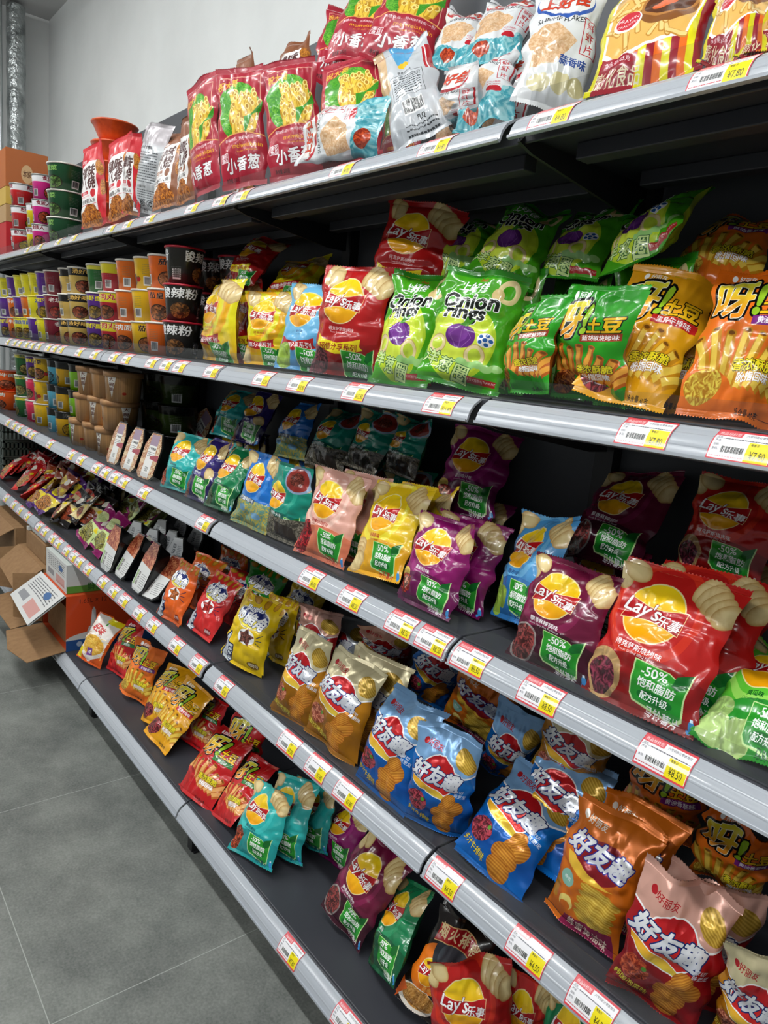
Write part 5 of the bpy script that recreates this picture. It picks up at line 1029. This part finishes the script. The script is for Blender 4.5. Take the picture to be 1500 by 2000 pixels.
flap(e, [(-2.90, -.02, DZ + .01), (-2.90, -.02, .39), (-2.98, -.12, .37), (-2.98, -.12, DZ + .02)], m_kraft, 'side_flap')
flap(e, [(-2.45, -.02, .398), (-2.9, -.02, .398), (-2.86, -.12, .33), (-2.5, -.13, .31)], m_kraft, 'top_flap')
e = carton('carton', -2.84, .0, .403, -2.50, .3, .490, m_kraft, 'small brown carton on the open one, holding a white and teal pack', None)
t_ = MB().box(-.13, -.02, 0, .13, .2, .015).box(-.14, -.035, 0, -.11, .2, .016).obj('noodle_carton', m_wb, None, (-2.67, .03, .4935)); tag(t_, 'white and teal pack lying on the small brown carton', 'carton')
e = carton('carton', -3.5, -.02, DZ, -2.97, .33, .46, m_kraft, 'brown carton with black writing at the far left of the bottom shelf', None)
flap(e, [(-3.4, -.02, .455), (-2.99, -.02, .455), (-3.0, -.12, .40), (-3.3, -.13, .38)], m_kraft, 'top_flap')
# basket and plastic bundle at the far end
m_bsk = mat('basket_plastic', (.28, .33, .30), .5)
for k in range(3):
    mb = MB(); zb = k * .1
    for i in range(12):
        x = -.26 + i * .044; mb.box(x, 0, zb + .01, x + .022, .008, zb + .09).box(.262 - .008, i * .022, zb + .01, .262, i * .022 + .011, zb + .09)
    mb.box(-.27, 0, zb, .262, .27, zb + .008); mb.box(-.27, 0, zb + .085, .262, .01, zb + .098).box(.25, 0, zb + .085, .262, .27, zb + .098).box(-.27, 0, zb + .045, .262, .01, zb + .055).box(.25, 0, zb + .045, .262, .27, zb + .055)
    mb.box(-.27, 0, zb, -.262, .27, zb + .098).box(-.27, .262, zb, .262, .27, zb + .098)
    tag(mb.obj('plastic_basket', m_bsk, None, (-4.18, .12, Z[3] + .0405)), f'dark green perforated basket, {TIER[k]} one of three at the far end', 'basket', 'perforated baskets at the far end of the fourth shelf')
# ---------------------------------------------------------------- price tags
TAGS = {0: [.313, .073, -.164, -.425, -.83, -.936, -1.1, -1.393, -1.575, -1.732, -2.141, -2.345, -2.614, -2.832],
 1: [.415, .291, -.087, -.325, -.529, -.683, -.945, -1.145, -1.240, -1.353, -1.562, -1.684, -1.884, -2.065, -2.302, -2.399, -2.492, -2.64, -2.757, -2.858, -2.985, -3.088, -3.229],
 2: [.392, .191, .046, -.045, -.13, -.283, -.429, -.955, -1.386, -1.566, -1.657, -1.753, -1.85, -2.033, -2.16, -2.466, -2.76, -2.856, -3.006, -3.113, -3.247],
 3: [.353, .237, .048, -.242, -.351, -.468, -.797, -.955, -1.102, -1.282, -1.401, -1.541, -1.645, -1.76, -1.929, -2.039, -2.121, -2.21, -2.335, -2.423, -2.548, -2.65, -2.863, -3.007, -3.138, -3.311], 4: [-.106, -.313]}
PRICE = {0: lambda i: '7.80' if i == 0 else '4.80', 1: lambda i: '7.80' if i < 2 else ('16.80' if i == 2 else ('15.90' if i < 7 else '5.50')), 2: lambda i: '8.50' if i < 8 else '5.50', 3: lambda i: '4.50' if i < 3 else ('7.80' if i < 9 else '5.50'), 4: lambda i: '8.50' if i == 0 else '7.80'}
tm = {}; tmesh = {}
def tag_mesh():
    n = 9; me = MB()
    for s in (-.036, .036):
        for i in range(n): y, z = rail_pt(.02 + i / (n - 1) * .98, .0012); me.v.append((s, y, z))
    me.f = [(i, n + i, n + i + 1, i + 1) for i in range(n - 1)]; m = me.mesh('price_tag'); ul = m.uv_layers.new(name='UVMap')
    for lp in m.loops: vi = lp.vertex_index; ul.data[lp.index].uv = (0 if vi < n else 1, (vi % n) / (n - 1))
    return m
for l, xs in TAGS.items():
    for i, x in enumerate(xs):
        pz = PRICE[l](i)
        if pz not in tm:
            a = art_tag(pz, len(tm) + 1); m = tag_mesh(); m.materials.append(print_mat('tag_' + pz, a.image('tag_' + pz), .4, crinkle=0)); tm[pz] = m
        o = bpy.data.objects.new('price_tag', tm[pz]); C.objects.link(o); o.location = (x, Y5 if l == 4 else 0, Z[l]); s = .93 + .07 * ((i * 7) % 3) / 2; o.scale = (1, 1, 1); o.rotation_euler = (0, 0, 0)
        tag(o, f'price tag reading {pz}, number {i + 1} from the right on the {LNAME[l]} shelf rail', 'price tag', f'price tags on the {LNAME[l]} shelf rail')
